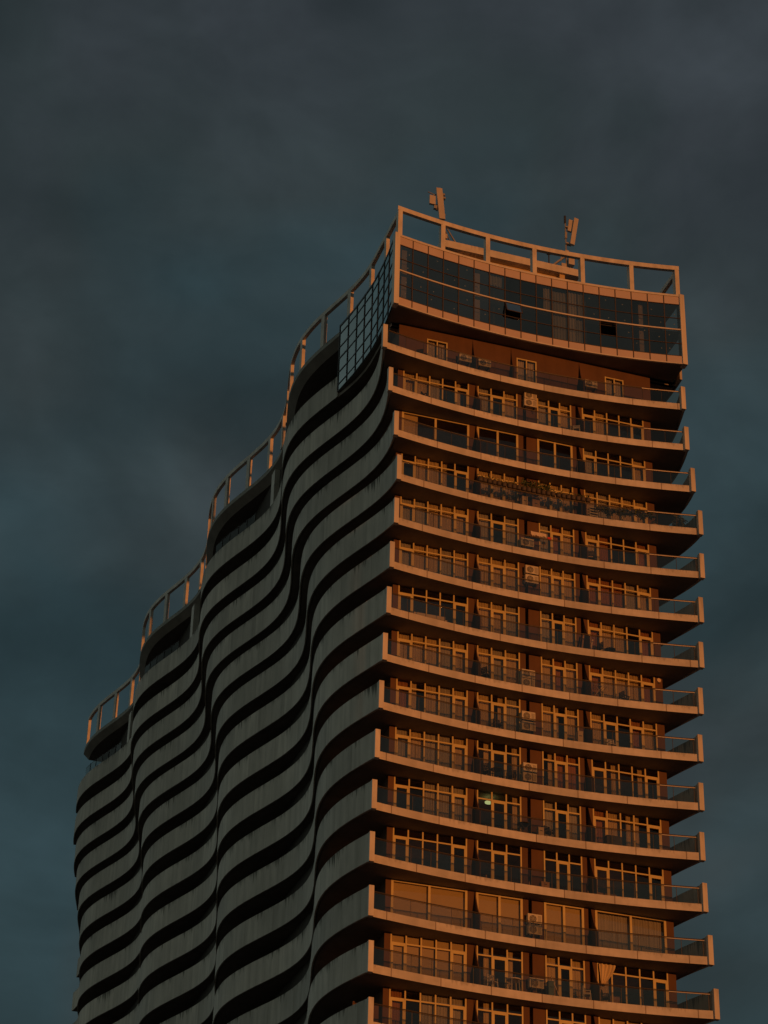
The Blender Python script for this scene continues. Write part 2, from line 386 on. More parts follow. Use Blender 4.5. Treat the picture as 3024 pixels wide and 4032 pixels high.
# ------------------------------------------------------------------ floors
def slab_mesh(i, z0, z1, front=arc, s_from=None):
    """The whole floor plate of storey i: front edge on the arc, sides on the two waves."""
    N = 28; mb = MB()
    rows = []
    aL0, aR0 = max(a_left(i, 0.0), a_left(i, -0.45)) + 0.12, min(a_right(i, 0.0), a_right(i, -0.85)) - 0.12
    rows.append([(a, front(a)) for a in lin(aL0, aR0, N)])
    for s in [1.4] + lin(2.0, S_END, 84):
        l, r = a_left(i, s) + 0.10, a_right(i, s) - 0.10
        rows.append([(l + (r - l) * k / (N - 1), s) for k in range(N)])
    for z, mi in ((z1, 1), (z0, 0)):
        mb.cur = mi
        for A, B in zip(rows[:-1], rows[1:]):
            if A is rows[0]:
                for k in range(N - 1): mb.face([(*A[k], z), (*A[k+1], z), (*B[k+1], z), (*B[k], z)])
            else:
                mb.face([(*A[0], z), (*A[-1], z), (*B[-1], z), (*B[0], z)])
    # the top row 1 to row 2 joint: row 1 keeps all its points, further rows only their ends
    mb.cur = 2
    u = random.uniform(0, 3)
    for k in range(N - 1):
        p, q = rows[0][k], rows[0][k+1]; du = math.dist(p, q)
        mb.face([(*p, z0), (*q, z0), (*q, z1), (*p, z1)], [(u, 0), (u + du, 0), (u + du, 1), (u, 1)]); u += du
    mb.cur = 0
    for e in (0, -1):
        for A, B in zip(rows[:-1], rows[1:]):
            mb.face([(*A[e], z0), (*B[e], z0), (*B[e], z1), (*A[e], z1)])
    mb.face([(*rows[-1][0], z0), (*rows[-1][-1], z0), (*rows[-1][-1], z1), (*rows[-1][0], z1)])
    return mb

PAR_H = 1.72
def parapet(i, side, s0, s1, h=PAR_H, step=0.5):
    mb = MB(); n = max(4, int((s1 - s0) / step)); secs = []
    fn = a_left if side < 0 else a_right
    for s in lin(s0, s1, n + 1):
        a = fn(i, s); t = 0.17 * -side
        z0, z1 = zf(i) + 0.0, zf(i) + h
        secs.append([(a, s, z0), (a, s, z1), (a + t, s, z1), (a + t, s, z0)])
    mb.sweep(secs, u0=random.uniform(0, 60))
    return mb

def front_arc_line(a0, a1, off, n=40): return [(a, arc(a) + off) for a in lin(a0, a1, n)]

def balustrade(i):
    z0 = zf(i) + 0.48
    aL, aR = a_left(i, 0) + 0.30, a_right(i, 0) - 0.30
    hr = MB(); pts = front_arc_line(aL, aR, 0.10, 46)
    hr.tube([(a, b, z0 + 1.05) for a, b in pts], 0.032, 8)
    o = hr.build('balustrade', M_DARKRAIL, tower, True)
    er = MB(); er.tube([(a, b - 0.05, z0 + 0.975) for a, b in front_arc_line(16.6, aR + 0.05, 0.10, 14)], 0.026, 8); er.build('rail_glint_tube', M_RAIL_GLINT, o, True)  # added pale tube, imitates the bright glint along the handrail's right end
    g = MB()
    n = round((aR - aL) / 1.27); cuts = lin(aL, aR, n + 1)
    for p, q in zip(cuts[:-1], cuts[1:]):
        p, q = p + 0.012, q - 0.012
        b0, b1 = arc(p) + 0.10, arc(q) + 0.10
        g.face([(p, b0, z0 + 0.03), (q, b1, z0 + 0.03), (q, b1, z0 + 0.97), (p, b0, z0 + 0.97)])
    g.build('glass_sheet', M_GLASS, o)
    pm = MB()
    for c in cuts:
        b = arc(c) + 0.13
        pm.box(c - 0.016, c + 0.016, b, b + 0.03, z0, z0 + 1.03)
    pm.tube([(a, b + 0.01, z0 + 0.985) for a, b in pts], 0.014, 6)
    pm.bar
    pm.build('railing_frame', M_DARKRAIL, o)
    return o

# window bays: (a0, a1, bars)
BAYS = [(0.50, 4.93, 5), (5.60, 8.30, 3), (9.75, 12.08, 3), (12.92, 17.25, 5)]
WIN_H = 2.72
FB = 0.085
def window_frame_mesh(a0, a1, n, style, doors):
    mb = MB(); y0, y1 = WALL_B - 0.03, WALL_B + 0.07
    if style == 'slide':
        n = 2 if n <= 3 else 2
        xs = lin(a0, a1, n + 1)
        for x in xs: mb.box(x - 0.07, x + 0.07, y0, y1, 0.0, WIN_H - 0.02)
        mb.box(a0 + 0.071, a1 - 0.071, y0 + 0.01, y1 - 0.01, WIN_H - 0.12, WIN_H - 0.03)
        mb.box(a0 + 0.071, a1 - 0.071, y0 + 0.01, y1 - 0.01, 0.0, 0.08)
        return mb
    xs = lin(a0, a1, n + 1)
    for k, x in enumerate(xs):
        w = FB * 0.5
        mb.box(x - w, x + w, y0, y1, 0.0, WIN_H - 0.02)
    tz = WIN_H - 0.60
    for k in range(n):
        p, q = xs[k] + FB * 0.5, xs[k+1] - FB * 0.5
        mb.box(p, q, y0 + 0.012, y1 - 0.012, tz, tz + 0.085)
        mb.box(p, q, y0 + 0.012, y1 - 0.012, 0.0, 0.07)
        if k in doors:
            mb.box(p, p + 0.09, y0 + 0.004, y1 - 0.02, 0.071, tz - 0.001)
            mb.box(q - 0.09, q, y0 + 0.004, y1 - 0.02, 0.071, tz - 0.001)
            mb.box(p + 0.091, q - 0.091, y0 + 0.004, y1 - 0.02, tz - 0.11, tz - 0.001)
            mb.box(p + 0.091, q - 0.091, y0 + 0.004, y1 - 0.02, 0.071, 0.18)
    return mb
def pane_mesh(a0, a1):
    mb = MB(); y = WALL_B + 0.03
    mb.face([(a0, y, 0.02), (a1, y, 0.02), (a1, y, WIN_H - 0.03), (a0, y, WIN_H - 0.03)])
    return mb
def curtain_mesh(p, q, kind, z1=WIN_H - 0.06, z0=0.05, amp=0.016, seed=0):
    rnd = random.Random(seed); mb = MB(); y = WALL_B + 0.24
    if kind == 'b':
        mb.box(p + 0.03, q - 0.03, y - 0.09, y - 0.08, z0 + rnd.choice([0, 0, 0.1]), z1); return mb
    n = max(8, int((q - p) * 26)); ph = rnd.uniform(0, 6); k = rnd.uniform(30, 42)
    pts = []
    for j in range(n + 1):
        x = p + (q - p) * j / n
        pts.append((x, y + amp * math.sin(k * x + ph) + 0.5 * amp * math.sin(k * 0.37 * x + ph * 2)))
    for (x0, ya), (x1, yb) in zip(pts[:-1], pts[1:]):
        mb.face([(x0, ya, z0), (x1, yb, z0), (x1, yb, z1), (x0, ya, z1)])
    return mb
CM = {'c': M_CUR, 'g': M_CURG, 'r': M_CURR, 'b': M_BLIND, 'w': M_CURW}
# what hangs behind each pane, left to right, from the photograph: c honey, g grey sheer, r russet, b blind, d bare, lower-case l/h half drawn
WINS = {
 2: ('std', ['ccgdl', 'gdc', 'gdc', 'dcddd'], [(0, 4), (1,), (1,), (0, 4)]),
 3: ('slide3', ['bddd', 'dd', 'dd', 'gdddc'], [(), (), (), (0, 4)]),
 4: ('std', ['dccld', 'ccc', 'ccc', 'cgccc'], [(0, 4), (1,), (1,), (4,)]),
 5: ('std', ['ggccc', 'gdg', 'grc', 'crddr'], [(0, 4), (1,), (1,), (0, 4)]),
 6: ('std', ['gccgc', 'ccc', 'ccc', 'rrrgc'], [(0,), (1,), (1,), (0, 4)]),
 7: ('std', ['ddddd', 'ccg', 'gdc', 'rccdr'], [(0, 4), (1,), (1,), (0, 4)]),
 8: ('std', ['cccgc', 'cgc', 'crc', 'rcccr'], [(0, 4), (1,), (1,), (0, 4)]),
 9: ('std', ['rlcgc', 'chg', 'clc', 'cddrc'], [(0, 4), (1,), (1,), (1, 3)]),
 10: ('std', ['gcggc', 'hdh', 'hrr', 'dhdhd'], [(0, 4), (1,), (1,), (0, 4)]),
 11: ('std', ['ddggg', 'ddh', 'gdg', 'rchld'], [(0, 4), (1,), (1,), (0, 4)]),
 12: ('std', ['ddddd', 'ddd', 'ddd', 'ddddd'], [(0, 4), (1,), (1,), (0, 4)]),
 13: ('slide', ['bb', 'bb', 'bb', 'gg'], [(), (), (), ()]),
 14: ('std', ['bbbbb', 'hdl', 'cdc', 'cdddd'], [(0, 4), (1,), (1,), (4,)]),
 15: ('std', ['rdggg', 'hdd', 'ddd', 'bbbbd'], [(0, 4), (1,), (1,), (4,)]),
 16: ('std', ['ccdcc', 'ddc', 'cdc', 'ccddc'], [(0, 4), (1,), (1,), (4,)]),
}
_fm = {}
def frame_mesh(bay, style, doors):
    k = (bay, style, doors)
    if k not in _fm:
        a0, a1, n = BAYS[bay]; _fm[k] = window_frame_mesh(a0, a1, n, style, doors).mesh('window_frame', M_FRAME)
    return _fm[k]
_pm = [pane_mesh(a0, a1).mesh('pane', M_PANE) for a0, a1, n in BAYS]
_cm = {}
def add_window(i, bay, style, codes, doors):
    a0, a1, n = BAYS[bay]; z = zf(i) + 0.48
    st = 'slide' if style in ('slide',) or (style == 'slide3' and bay < 3) else 'std'
    w = put('window', frame_mesh(bay, st, doors if st == 'std' else ()), tower, (0, 0, z))
    put('pane', _pm[bay], w)
    xs = lin(a0, a1, len(codes) + 1)
    j = 0
    while j < len(codes):
        c = codes[j]; p, q = xs[j], xs[j+1]
        if c == 'd': j += 1; continue
        if c in 'lh':
            if c == 'l': q = p + (q - p) * 0.5
            else: p = p + (q - p) * 0.5
            kind = 'c'
        else:
            kind = c
            while c != 'b' and j + 1 < len(codes) and codes[j+1] == c: j += 1; q = xs[j+1]
        put('blind' if kind == 'b' else 'curtain', curtain_mesh(p + 0.02, q - 0.02, kind, seed=i * 100 + bay * 10 + j).mesh('curtain', CM[kind]), w)
        j += 1
    return w

# the wall between the windows and the dim rooms behind
def wall_mesh():
    mb = MB(); z1 = WIN_H - 0.004
    def pier(a, b, y=WALL_B - 0.02, d=0.30): mb.box(a, b, y, y + d, 0.004, z1)
    pier(0.10, 0.455); pier(4.975, 5.40); pier(5.40, 5.555, WALL_B + 0.22)
    pier(8.345, 8.72); pier(8.72, 8.95, WALL_B + 0.45); pier(8.95, 9.705, WALL_B + 0.02)
    pier(12.125, 12.42); pier(12.42, 12.60, WALL_B + 0.45); pier(12.60, 12.875)
    pier(17.295, 17.80)
    mb.box(0.12, 17.78, WALL_B + 0.09, WALL_B + 0.27, 0.003, 0.05)      # the kerb that ties the piers together
    # return walls at both ends
    mb.box(0.10, 0.35, WALL_B + 0.281, 9.0, 0.004, z1); mb.box(17.55, 17.80, WALL_B + 0.281, 9.0, 0.004, z1)
    return mb.mesh('front_wall', M_BROWN)
def room_mesh():
    mb = MB(); z1 = WIN_H - 0.006
    mb.box(0.36, 17.54, 5.6, 5.8, 0.006, z1)
    for x in (5.25, 8.85, 12.5): mb.box(x - 0.08, x + 0.08, 2.1, 5.599, 0.006, z1 - 0.013)
    mb.cur = 1; mb.box(0.37, 17.53, WALL_B + 0.29, 5.59, z1 - 0.012, z1 + 0.003); mb.cur = 0
    return mb.mesh('room', [M_ROOM, M_CEIL])
WALL_ME, ROOM_ME = wall_mesh(), room_mesh()
def screen_mesh(x):
    """A privacy screen between two flats: full height at the wall, swept down to the railing."""
    mb = MB(); b0 = arc(x) + 0.16; prof = [(WALL_B - 0.022, 0.005), (b0, 0.005), (b0, 1.0)]
    for t in lin(0.15, 1.0, 7):
        y = b0 + (WALL_B - 0.022 - b0) * t; prof.append((y, 1.0 + 1.70 * t ** 1.6))
    A = [(x - 0.03, y, z) for y, z in prof]; B = [(x + 0.03, y, z) for y, z in prof]
    n = len(A); mb.face(A); mb.face(B[::-1])
    for k in range(n): j = (k + 1) % n; mb.face([A[k], A[j], B[j], B[k]])
    return mb.mesh('privacy_screen', M_BROWN)
SCREENS = [screen_mesh(5.46), screen_mesh(12.62)]

FLOORS = range(1, 17)
for i in range(1, 27):
    mb = slab_mesh(i, zf(i), zf(i) + 0.48)
    mb.build('balcony_slab', [M_SOFFIT, M_FLOOR, M_FASCIA], tower)
    for side in (-1, 1):
        s0 = arc(a_left(i, 0) if side < 0 else a_right(i, 0)) - 0.02
        p = parapet(i, side, s0, S_END, step=0.5 if i < 18 else 1.2).build('balcony_parapet', M_PARAPET, tower, True)
        if i < 18:
            a = (a_left if side < 0 else a_right)(i, s0); fm = MB()
            lo, hi = (a - 0.03, a + 0.27) if side < 0 else (a - 0.27, a + 0.03)
            fm.box(lo, hi, s0 - 0.10, s0 + 0.22, zf(i) - 0.03, zf(i) + PAR_H + 0.03)
            fm.build('end_fin', M_FIN, p)
for i in range(1, 17):
    balustrade(i)
    put('room', ROOM_ME, tower, (0, 0, zf(i) + 0.48))
    if i == 1: continue
    put('front_wall', WALL_ME, tower, (0, 0, zf(i) + 0.48))
    for sm in SCREENS: put('privacy_screen', sm, tower, (0, 0, zf(i) + 0.48))
    if i in (4, 5, 6, 7, 15, 16):
        sd = MB(); s_ = 2.6 if i < 15 else 1.9; al = a_left(i, s_) + 0.19; sd.box(al + 0.35, 0.09, s_, s_ + 0.08, 0.004, 1.72); sd.box(al + 0.35, al + 0.45, s_ - 0.02, s_ + 0.10, 1.722, 1.80); sd.build('side_screen', M_BROWN, tower, loc=(0, 0, zf(i) + 0.48))
    style, codes, doors = WINS[i]
    for bay in range(4): add_window(i, bay, style, codes[bay], doors[bay])

# top balcony: a plain brown wall with three small windows
tw = MB(); z0 = zf(1) + 0.484; z1 = H0 + 0.296; WB1 = WALL_B - 0.25
W1S = [(1.97, 3.38), (8.21, 9.62), (14.50, 15.85)]
wz0, wz1 = zf(1) + 0.55, zf(1) + 2.70
xs = [0.05] + [v for w in W1S for v in w] + [17.80]
for k in range(0, len(xs), 2): tw.box(xs[k], xs[k+1], WB1, WB1 + 0.3, z0, z1)
for a, b in W1S:
    tw.box(a, b, WB1, WB1 + 0.3, wz1, z1); tw.box(a, b, WB1, WB1 + 0.3, z0, wz0)
tw.box(0.05, 0.30, WB1 + 0.301, 9.0, z0, z1); tw.box(17.55, 17.80, WB1 + 0.301, 9.0, z0, z1)
tw.build('front_wall', M_BROWN, tower)
for a, b in W1S:
    w = MB(); y0, y1 = WB1 - 0.02, WB1 + 0.08; mid = (a + b) / 2
    for x in (a + 0.04, mid, b - 0.04): w.box(x - 0.04, x + 0.04, y0, y1, wz0, wz1)
    for p, q in ((a + 0.08, mid - 0.04), (mid + 0.04, b - 0.08)):
        w.box(p, q, y0 + 0.01, y1 - 0.01, wz0, wz0 + 0.08); w.box(p, q, y0 + 0.01, y1 - 0.01, wz1 - 0.08, wz1)
    wo = w.build('window', M_FRAME, tower)
    g = MB(); g.face([(a, WB1 + 0.03, wz0), (b, WB1 + 0.03, wz0), (b, WB1 + 0.03, wz1), (a, WB1 + 0.03, wz1)]); g.build('pane', M_PANE, wo)
    c = MB()
    for p, q in ((a + 0.1, a + 0.62), (b - 0.55, b - 0.1)):
        for k in range(12):
            x0, x1 = p + (q - p) * k / 12, p + (q - p) * (k + 1) / 12
            y = lambda x: WB1 + 0.2 + 0.03 * math.sin(45 * x)
            c.face([(x0, y(x0), wz0), (x1, y(x1), wz0), (x1, y(x1), wz1 - 0.05), (x0, y(x0), wz1 - 0.05)])
    c.build('curtain', M_CURW, wo)
for x in (5.17, 7.86, 12.7):
    mb = MB(); b0 = arc(x) + 0.16; prof = [(WB1 - 0.003, z0), (b0, z0), (b0, z0 + 1.0)] + [(b0 + (WB1 - 0.003 - b0) * t, z0 + 1.0 + 1.95 * t ** 2.2) for t in lin(0.2, 1, 7)]
    A = [(x - 0.03, y, z) for y, z in prof]; B = [(x + 0.03, y, z) for y, z in prof]; n = len(A)
    mb.face(A); mb.face(B[::-1])
    for k in range(n): j = (k + 1) % n; mb.face([A[k], A[j], B[j], B[k]])
    mb.build('privacy_screen', M_BROWN, tower)

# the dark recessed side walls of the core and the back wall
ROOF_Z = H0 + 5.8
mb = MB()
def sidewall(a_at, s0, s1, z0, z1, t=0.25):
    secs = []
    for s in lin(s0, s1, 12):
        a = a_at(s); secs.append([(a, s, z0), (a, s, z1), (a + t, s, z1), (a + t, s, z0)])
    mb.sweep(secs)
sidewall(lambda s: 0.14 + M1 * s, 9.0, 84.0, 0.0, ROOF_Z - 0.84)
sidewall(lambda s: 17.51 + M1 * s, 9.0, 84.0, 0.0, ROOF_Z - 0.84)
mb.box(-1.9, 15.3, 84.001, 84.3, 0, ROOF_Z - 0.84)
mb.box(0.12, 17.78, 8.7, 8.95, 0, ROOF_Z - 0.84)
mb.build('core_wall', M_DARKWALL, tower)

# ------------------------------------------------------------------ glazed two-storey box at the top front corner
CB, CT_ = H0 + 0.30, H0 + 6.0
def carc(a): return arc(a) - 0.34
CA0, CA1 = -1.02, 19.60
CW_END = 10.3
def c_left(s):
    pts = [(-0.8, -1.02), (0.2, -0.90), (1.7, -0.77), (3.2, -0.72), (4.9, -0.72), (6.75, -0.88), (8.2, -1.05), (10.3, -1.40)]
    for (s0, a0), (s1, a1) in zip(pts[:-1], pts[1:]):
        if s <= s1: return a0 + (a1 - a0) * (s - s0) / (s1 - s0)
    return pts[-1][1]
ZR = [CB, H0 + 0.92, H0 + 1.95, H0 + 3.10, H0 + 4.05, H0 + 5.20, H0 + 5.86, CT_]
FINW = 0.34
glz_a = [CA0 + FINW] + [0.32 + 1.118 * k for k in range(18)]
glz_a[-1] = CA1 - FINW + 0.06
fr = MB()                                                    # the dark mullions and the bright bars
for a in glz_a[1:-1]:
    b = carc(a); fr.box(a - 0.03, a + 0.03, b - 0.025, b + 0.06, CB + 0.02, CT_ - 0.16)
for z in (ZR[1], ZR[2], ZR[4], ZR[5]):
    w = 0.022
    secs = [[(a, carc(a) - 0.012, z - w), (a, carc(a) - 0.012, z + w), (a, carc(a) + 0.05, z + w), (a, carc(a) + 0.05, z - w)] for a in lin(glz_a[0], glz_a[-1], 40)]
    fr.sweep(secs)
sl_ = []                                                     # left flank grid
flank_s = lin(carc(CA0) + 0.4, CW_END, 9)
for s in flank_s: a = c_left(s); fr.box(a - 0.05, a + 0.03, s - 0.03, s + 0.03, CB + 0.02, CT_ - 0.01)
for z in ZR[1:-1] + [CB + 0.06, CT_ - 0.05]:
    w = 0.045 if z == ZR[3] else 0.03
    secs = [[(c_left(s) - 0.04, s, z - w), (c_left(s) - 0.04, s, z + w), (c_left(s) + 0.02, s, z + w), (c_left(s) + 0.02, s, z - w)] for s in lin(flank_s[0], CW_END, 20)]
    fr.sweep(secs)
cwall = fr.build('glazed_penthouse', M_BLACKF, tower)
tr_ = MB()
def arc_bar(mbx, a0, a1, y0, y1, za, zb, n=40):
    mbx.sweep([[(a, carc(a) + y0, za), (a, carc(a) + y0, zb), (a, carc(a) + y1, zb), (a, carc(a) + y1, za)] for a in lin(a0, a1, n)])
arc_bar(tr_, CA0 + FINW + 0.002, CA1 - FINW - 0.002, -0.045, 0.10, ZR[6], CT_ + 0.02)
arc_bar(tr_, CA0 + FINW + 0.002, CA1 - FINW - 0.002, -0.035, 0.08, ZR[3] - 0.045, ZR[3] + 0.045)
arc_bar(tr_, CA0 + FINW + 0.002, CA1 - FINW - 0.002, -0.035, 0.10, CB - 0.04, CB + 0.05)
tr_.build('trim_bar', M_FIN, cwall)
fn_ = MB()
for lo, hi in ((CA0, CA0 + FINW), (CA1 - FINW, CA1)):
    b = carc(lo); fn_.box(lo, hi, b - 0.10, b + 0.45, CB - 0.06, CT_ + 0.05)
fn_.build('corner_fin', M_FIN, cwall)
gl = MB(); pn = MB(); st = MB()
rnd = random.Random(3)
OPEN_A, HOPPER = (14, 1), (8, 1)
for k in range(18):
    p, q = glz_a[k], glz_a[k+1]; b0, b1 = carc(p) + 0.02, carc(q) + 0.02
    pn.face([(p, b0 - 0.02, ZR[0] + 0.04), (q, b1 - 0.02, ZR[0] + 0.04), (q, b1 - 0.02, ZR[1]), (p, b0 - 0.02, ZR[1])])
    pn.face([(p, b0 - 0.02, ZR[5]), (q, b1 - 0.02, ZR[5]), (q, b1 - 0.02, ZR[6]), (p, b0 - 0.02, ZR[6])])
    for r in range(4):
        if (k, r) == (13, 1) or (k, r) == (7, 1): continue
        z0_, z1_ = ZR[1 + r], ZR[2 + r]
        gl.face([(p, b0, z0_), (q, b1, z0_), (q, b1, z1_), (p, b0, z1_)])
        if (k < 7 or k > 11) and rnd.random() < 0.72:
            sx, sz = rnd.uniform(p + 0.25, q - 0.25), rnd.uniform(z0_ + 0.3, z1_ - 0.25); sb = carc(sx) + 0.035
            st.face([(sx - 0.035, sb, sz - 0.04), (sx + 0.035, sb, sz - 0.04), (sx + 0.035, sb, sz + 0.04), (sx - 0.035, sb, sz + 0.04)])
gl.build('glass_front', M_CW, cwall); pn.build('spandrel_panel', M_PANEL, cwall); st.build('pane_sticker', M_STICKER, cwall)
hp = MB(); p, q = glz_a[7] + 0.02, glz_a[8] - 0.02; b = carc(p)
A = Vector((p, b - 0.03, ZR[3] - 0.06)); t = Vector((0, -0.36, -0.93)).normalized() * 0.95; dx = Vector((q - p, carc(q) - b, 0))
for pq in ((A, A + dx), (A + t, A + t + dx), (A, A + t), (A + dx, A + t + dx)): hp.bar(*pq, 0.06, 0.05)
hp.build('open_hopper_window', M_BLACKF, cwall)
hg = MB(); hg.face([A, A + dx, A + dx + t, A + t]); hg.build('hopper_glass', M_CW, cwall)
fl = MB()
for s0_, s1_ in zip(flank_s[:-1], flank_s[1:]):
    fl.face([(c_left(s0_), s0_, CB), (c_left(s1_), s1_, CB), (c_left(s1_), s1_, CT_), (c_left(s0_), s0_, CT_)])
fl.build('side_glass', M_CWS, cwall)
bx = MB()                                                    # floor, middle floor, roof deck and back wall of the box
def cplate(z0_, z1_, mbx, inset=0.06):
    rows = [[(a, carc(a) + inset + 0.04) for a in lin(CA0 + 0.08, CA1 - 0.08, 24)], [(a, 2.0) for a in lin(c_left(2.0) + inset, CA1 - 0.10, 24)]]
    for s in (3.2, 4.9, 6.75, 8.2, 10.25): rows.append([(c_left(s) + inset, s), (c_left(s) + 20.50, s)])
    for z in (z0_, z1_):
        for k in range(23): mbx.face([(*rows[0][k], z), (*rows[0][k+1], z), (*rows[1][k+1], z), (*rows[1][k], z)])
        rr = [[rows[1][0], rows[1][-1]]] + rows[2:]
        for A_, B_ in zip(rr[:-1], rr[1:]): mbx.face([(*A_[0], z), (*A_[1], z), (*B_[1], z), (*B_[0], z)])
    per = rows[0] + [rows[1][-1]] + [r[1] for r in rows[2:]] + [r[0] for r in rows[2:]][::-1] + [rows[1][0]]
    for P, Q in zip(per, per[1:] + per[:1]): mbx.face([(*P, z0_), (*Q, z0_), (*Q, z1_), (*P, z1_)])
cplate(CB + 0.003, CB + 0.30, bx)
cplate(CT_ - 0.34, CT_ - 0.04, bx)
bx.build('penthouse_floor', M_SOFFIT, cwall)
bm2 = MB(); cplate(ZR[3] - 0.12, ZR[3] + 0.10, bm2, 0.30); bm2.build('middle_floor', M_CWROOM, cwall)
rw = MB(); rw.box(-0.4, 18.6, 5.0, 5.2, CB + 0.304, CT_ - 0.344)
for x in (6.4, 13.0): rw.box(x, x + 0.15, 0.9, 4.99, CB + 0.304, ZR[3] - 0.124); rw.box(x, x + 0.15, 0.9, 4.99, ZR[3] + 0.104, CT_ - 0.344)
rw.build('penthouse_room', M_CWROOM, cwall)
pc = MB()
for x in (-0.35, 5.0, 16.6):
    b = carc(x) + 0.40; pc.box(x, x + 0.36, b, b + 0.4, CB + 0.304, ZR[3] - 0.124); pc.box(x, x + 0.36, b, b + 0.4, ZR[3] + 0.104, CT_ - 0.344)
pc.build('inside_column', M_PANEL, cwall)
for (x0, x1, za, zb, M_) in ((9.85, 10.35, 3.25, 5.05, M_CURW), (10.45, 11.5, 3.25, 4.95, M_CURG), (11.6, 12.2, 3.25, 5.1, M_CURW), (12.25, 12.7, 3.25, 5.1, M_CURG),
                             (10.45, 11.5, 0.95, 2.95, M_CURG), (11.6, 12.1, 0.95, 3.0, M_CURW), (12.15, 12.6, 0.95, 2.9, M_CURG), (6.0, 6.85, 4.3, 5.1, M_CURG)):
    c = MB(); n = 22
    for k in range(n):
        xa, xb = x0 + (x1 - x0) * k / n, x0 + (x1 - x0) * (k + 1) / n
        y = lambda x: carc(x) + 0.16 + 0.04 * math.sin(30 * x)
        c.face([(xa, y(xa), H0 + za), (xb, y(xb), H0 + za), (xb, y(xb), H0 + zb), (xa, y(xa), H0 + zb)])
    c.build('curtain', M_, cwall)

# ------------------------------------------------------------------ F0 storey behind the box: parapet, columns, low glazing, then the roof
for side, s0 in ((-1, CW_END + 0.05), (1, 0.5)):
    parapet(0, side, s0, S_END).build('balcony_parapet', M_PARAPET, tower, True)
mb = slab_mesh(0, H0, H0 + 0.26, lambda a: 1.62)
mb.build('balcony_slab', [M_SOFFIT, M_FLOOR, M_SOFFIT], tower)
for s in (28.6, 45.5, 50.9, 66.5, 72.3):
    c = MB(); a = a_left(0, s) + 0.18; c.box(a, a + 0.5, s - 0.45, s + 0.45, H0 + 0.262, H0 + 4.97); c.build('roof_column', M_POST, tower)
for s0, n in ((31.0, 5), (52.8, 5), (73.4, 6)):
    g = MB(); fm = MB()
    for k in range(n):
        p, q = s0 + 1.15 * k, s0 + 1.15 * (k + 1) - 0.06
        ap, aq = a_left(0, p) + 0.05, a_left(0, q) + 0.05
        g.face([(ap, p, H0 + PAR_H), (aq, q, H0 + PAR_H), (aq, q, H0 + PAR_H + 0.75), (ap, p, H0 + PAR_H + 0.75)])
        fm.box(ap - 0.03, ap + 0.03, p - 0.05, p, H0 + PAR_H - 0.3, H0 + PAR_H + 0.85)
    pts_ = [(a_left(0, q_) + 0.05, q_, H0 + PAR_H + 0.78) for q_ in lin(s0 - 0.05, s0 + 1.15 * n - 0.05, 12)]; fm.tube(pts_, 0.02, 6)
    o = fm.build('terrace_screen', M_BLACKF, tower); g.build('glass_sheet', M_TERR, o)

SR = lin(CW_END + 0.02, 83.5, 150)
mb = MB(); zb, ze, zt = H0 + 4.95, H0 + 5.46, ROOF_Z         # roof slab following the top wave, its underside tapering up to a thin edge
def rrow(s):
    l = M0 + 0.19 + M1 * s - 0.98 * math.cos(2 * PI * (s - 16.9) / LAM); r_ = l + 20.1
    return [(l, s, zt), (l, s, ze), (l + 0.55, s, zb), (r_ - 0.55, s, zb), (r_, s, ze), (r_, s, zt)]
rows = [rrow(s) for s in SR]; u = 0
for A, B in zip(rows[:-1], rows[1:]):
    du = math.dist(A[0], B[0])
    for k in range(6):
        j = (k + 1) % 6; mb.cur = 1 if k in (0, 4) else 0; hv = (1, 0) if k == 0 else (0, 1)
        mb.face([A[k], A[j], B[j], B[k]], [(u, hv[0]), (u, hv[1]), (u + du, hv[1]), (u + du, hv[0])])
    u += du
mb.cur = 0; mb.face(rows[0]); mb.face(rows[-1])
mb.build('roof_slab', [M_SOFFIT, M_ROOFEDGE], tower)

# the open concrete ring on the roof
RT, RH = H0 + 9.0, 0.34
def ring_left(s): return M0 + 0.34 + M1 * s - 0.90 * math.cos(2 * PI * (s - 17.2) / LAM) if s > 6.4 else -0.34
def ring_front(a): return arc(a) + 0.42
loop = [(ring_left(s), s) for s in lin(83.0, 0.7, 150)]
b0 = ring_front(-0.46)
loop += [(a, ring_front(a)) for a in lin(-0.46, 19.55, 44)]
loop += [(ring_left(s) + 20.05, s) for s in lin(0.7, 83.0, 150)]
secs = []
L_ = len(loop)
for k in range(L_):
    p, c, q = Vector(loop[max(k-1, 0)]), Vector(loop[k]), Vector(loop[min(k+1, L_-1)])
    t1, t2 = ((c - p) if k else (q - c)).normalized(), ((q - c) if k < L_ - 1 else (c - p)).normalized(); n_ = Vector((-(t1+t2).y, (t1+t2).x))
    n_ = n_.normalized() if n_.length > 1e-6 else Vector((0, 1))
    w = 0.13 / max(0.5, math.sqrt(max(0.05, (1 + t1.dot(t2)) / 2)))
    i_, o_ = c + n_ * w, c - n_ * w
    secs.append([(i_.x, i_.y, RT - RH), (i_.x, i_.y, RT), (o_.x, o_.y, RT), (o_.x, o_.y, RT - RH)])
mb = MB(); mb.sweep(secs)
ring = mb.build('roof_pergola', M_POST, tower, True)
for a in (-0.44, 2.75, 6.05, 9.45, 12.9, 16.35, 19.50):
    p = MB(); b = ring_front(a); p.box(a - 0.15, a + 0.15, b - 0.13, b + 0.32, CT_ - 0.05, RT - RH + 0.003); p.build('post', M_POST, ring)
k = 0
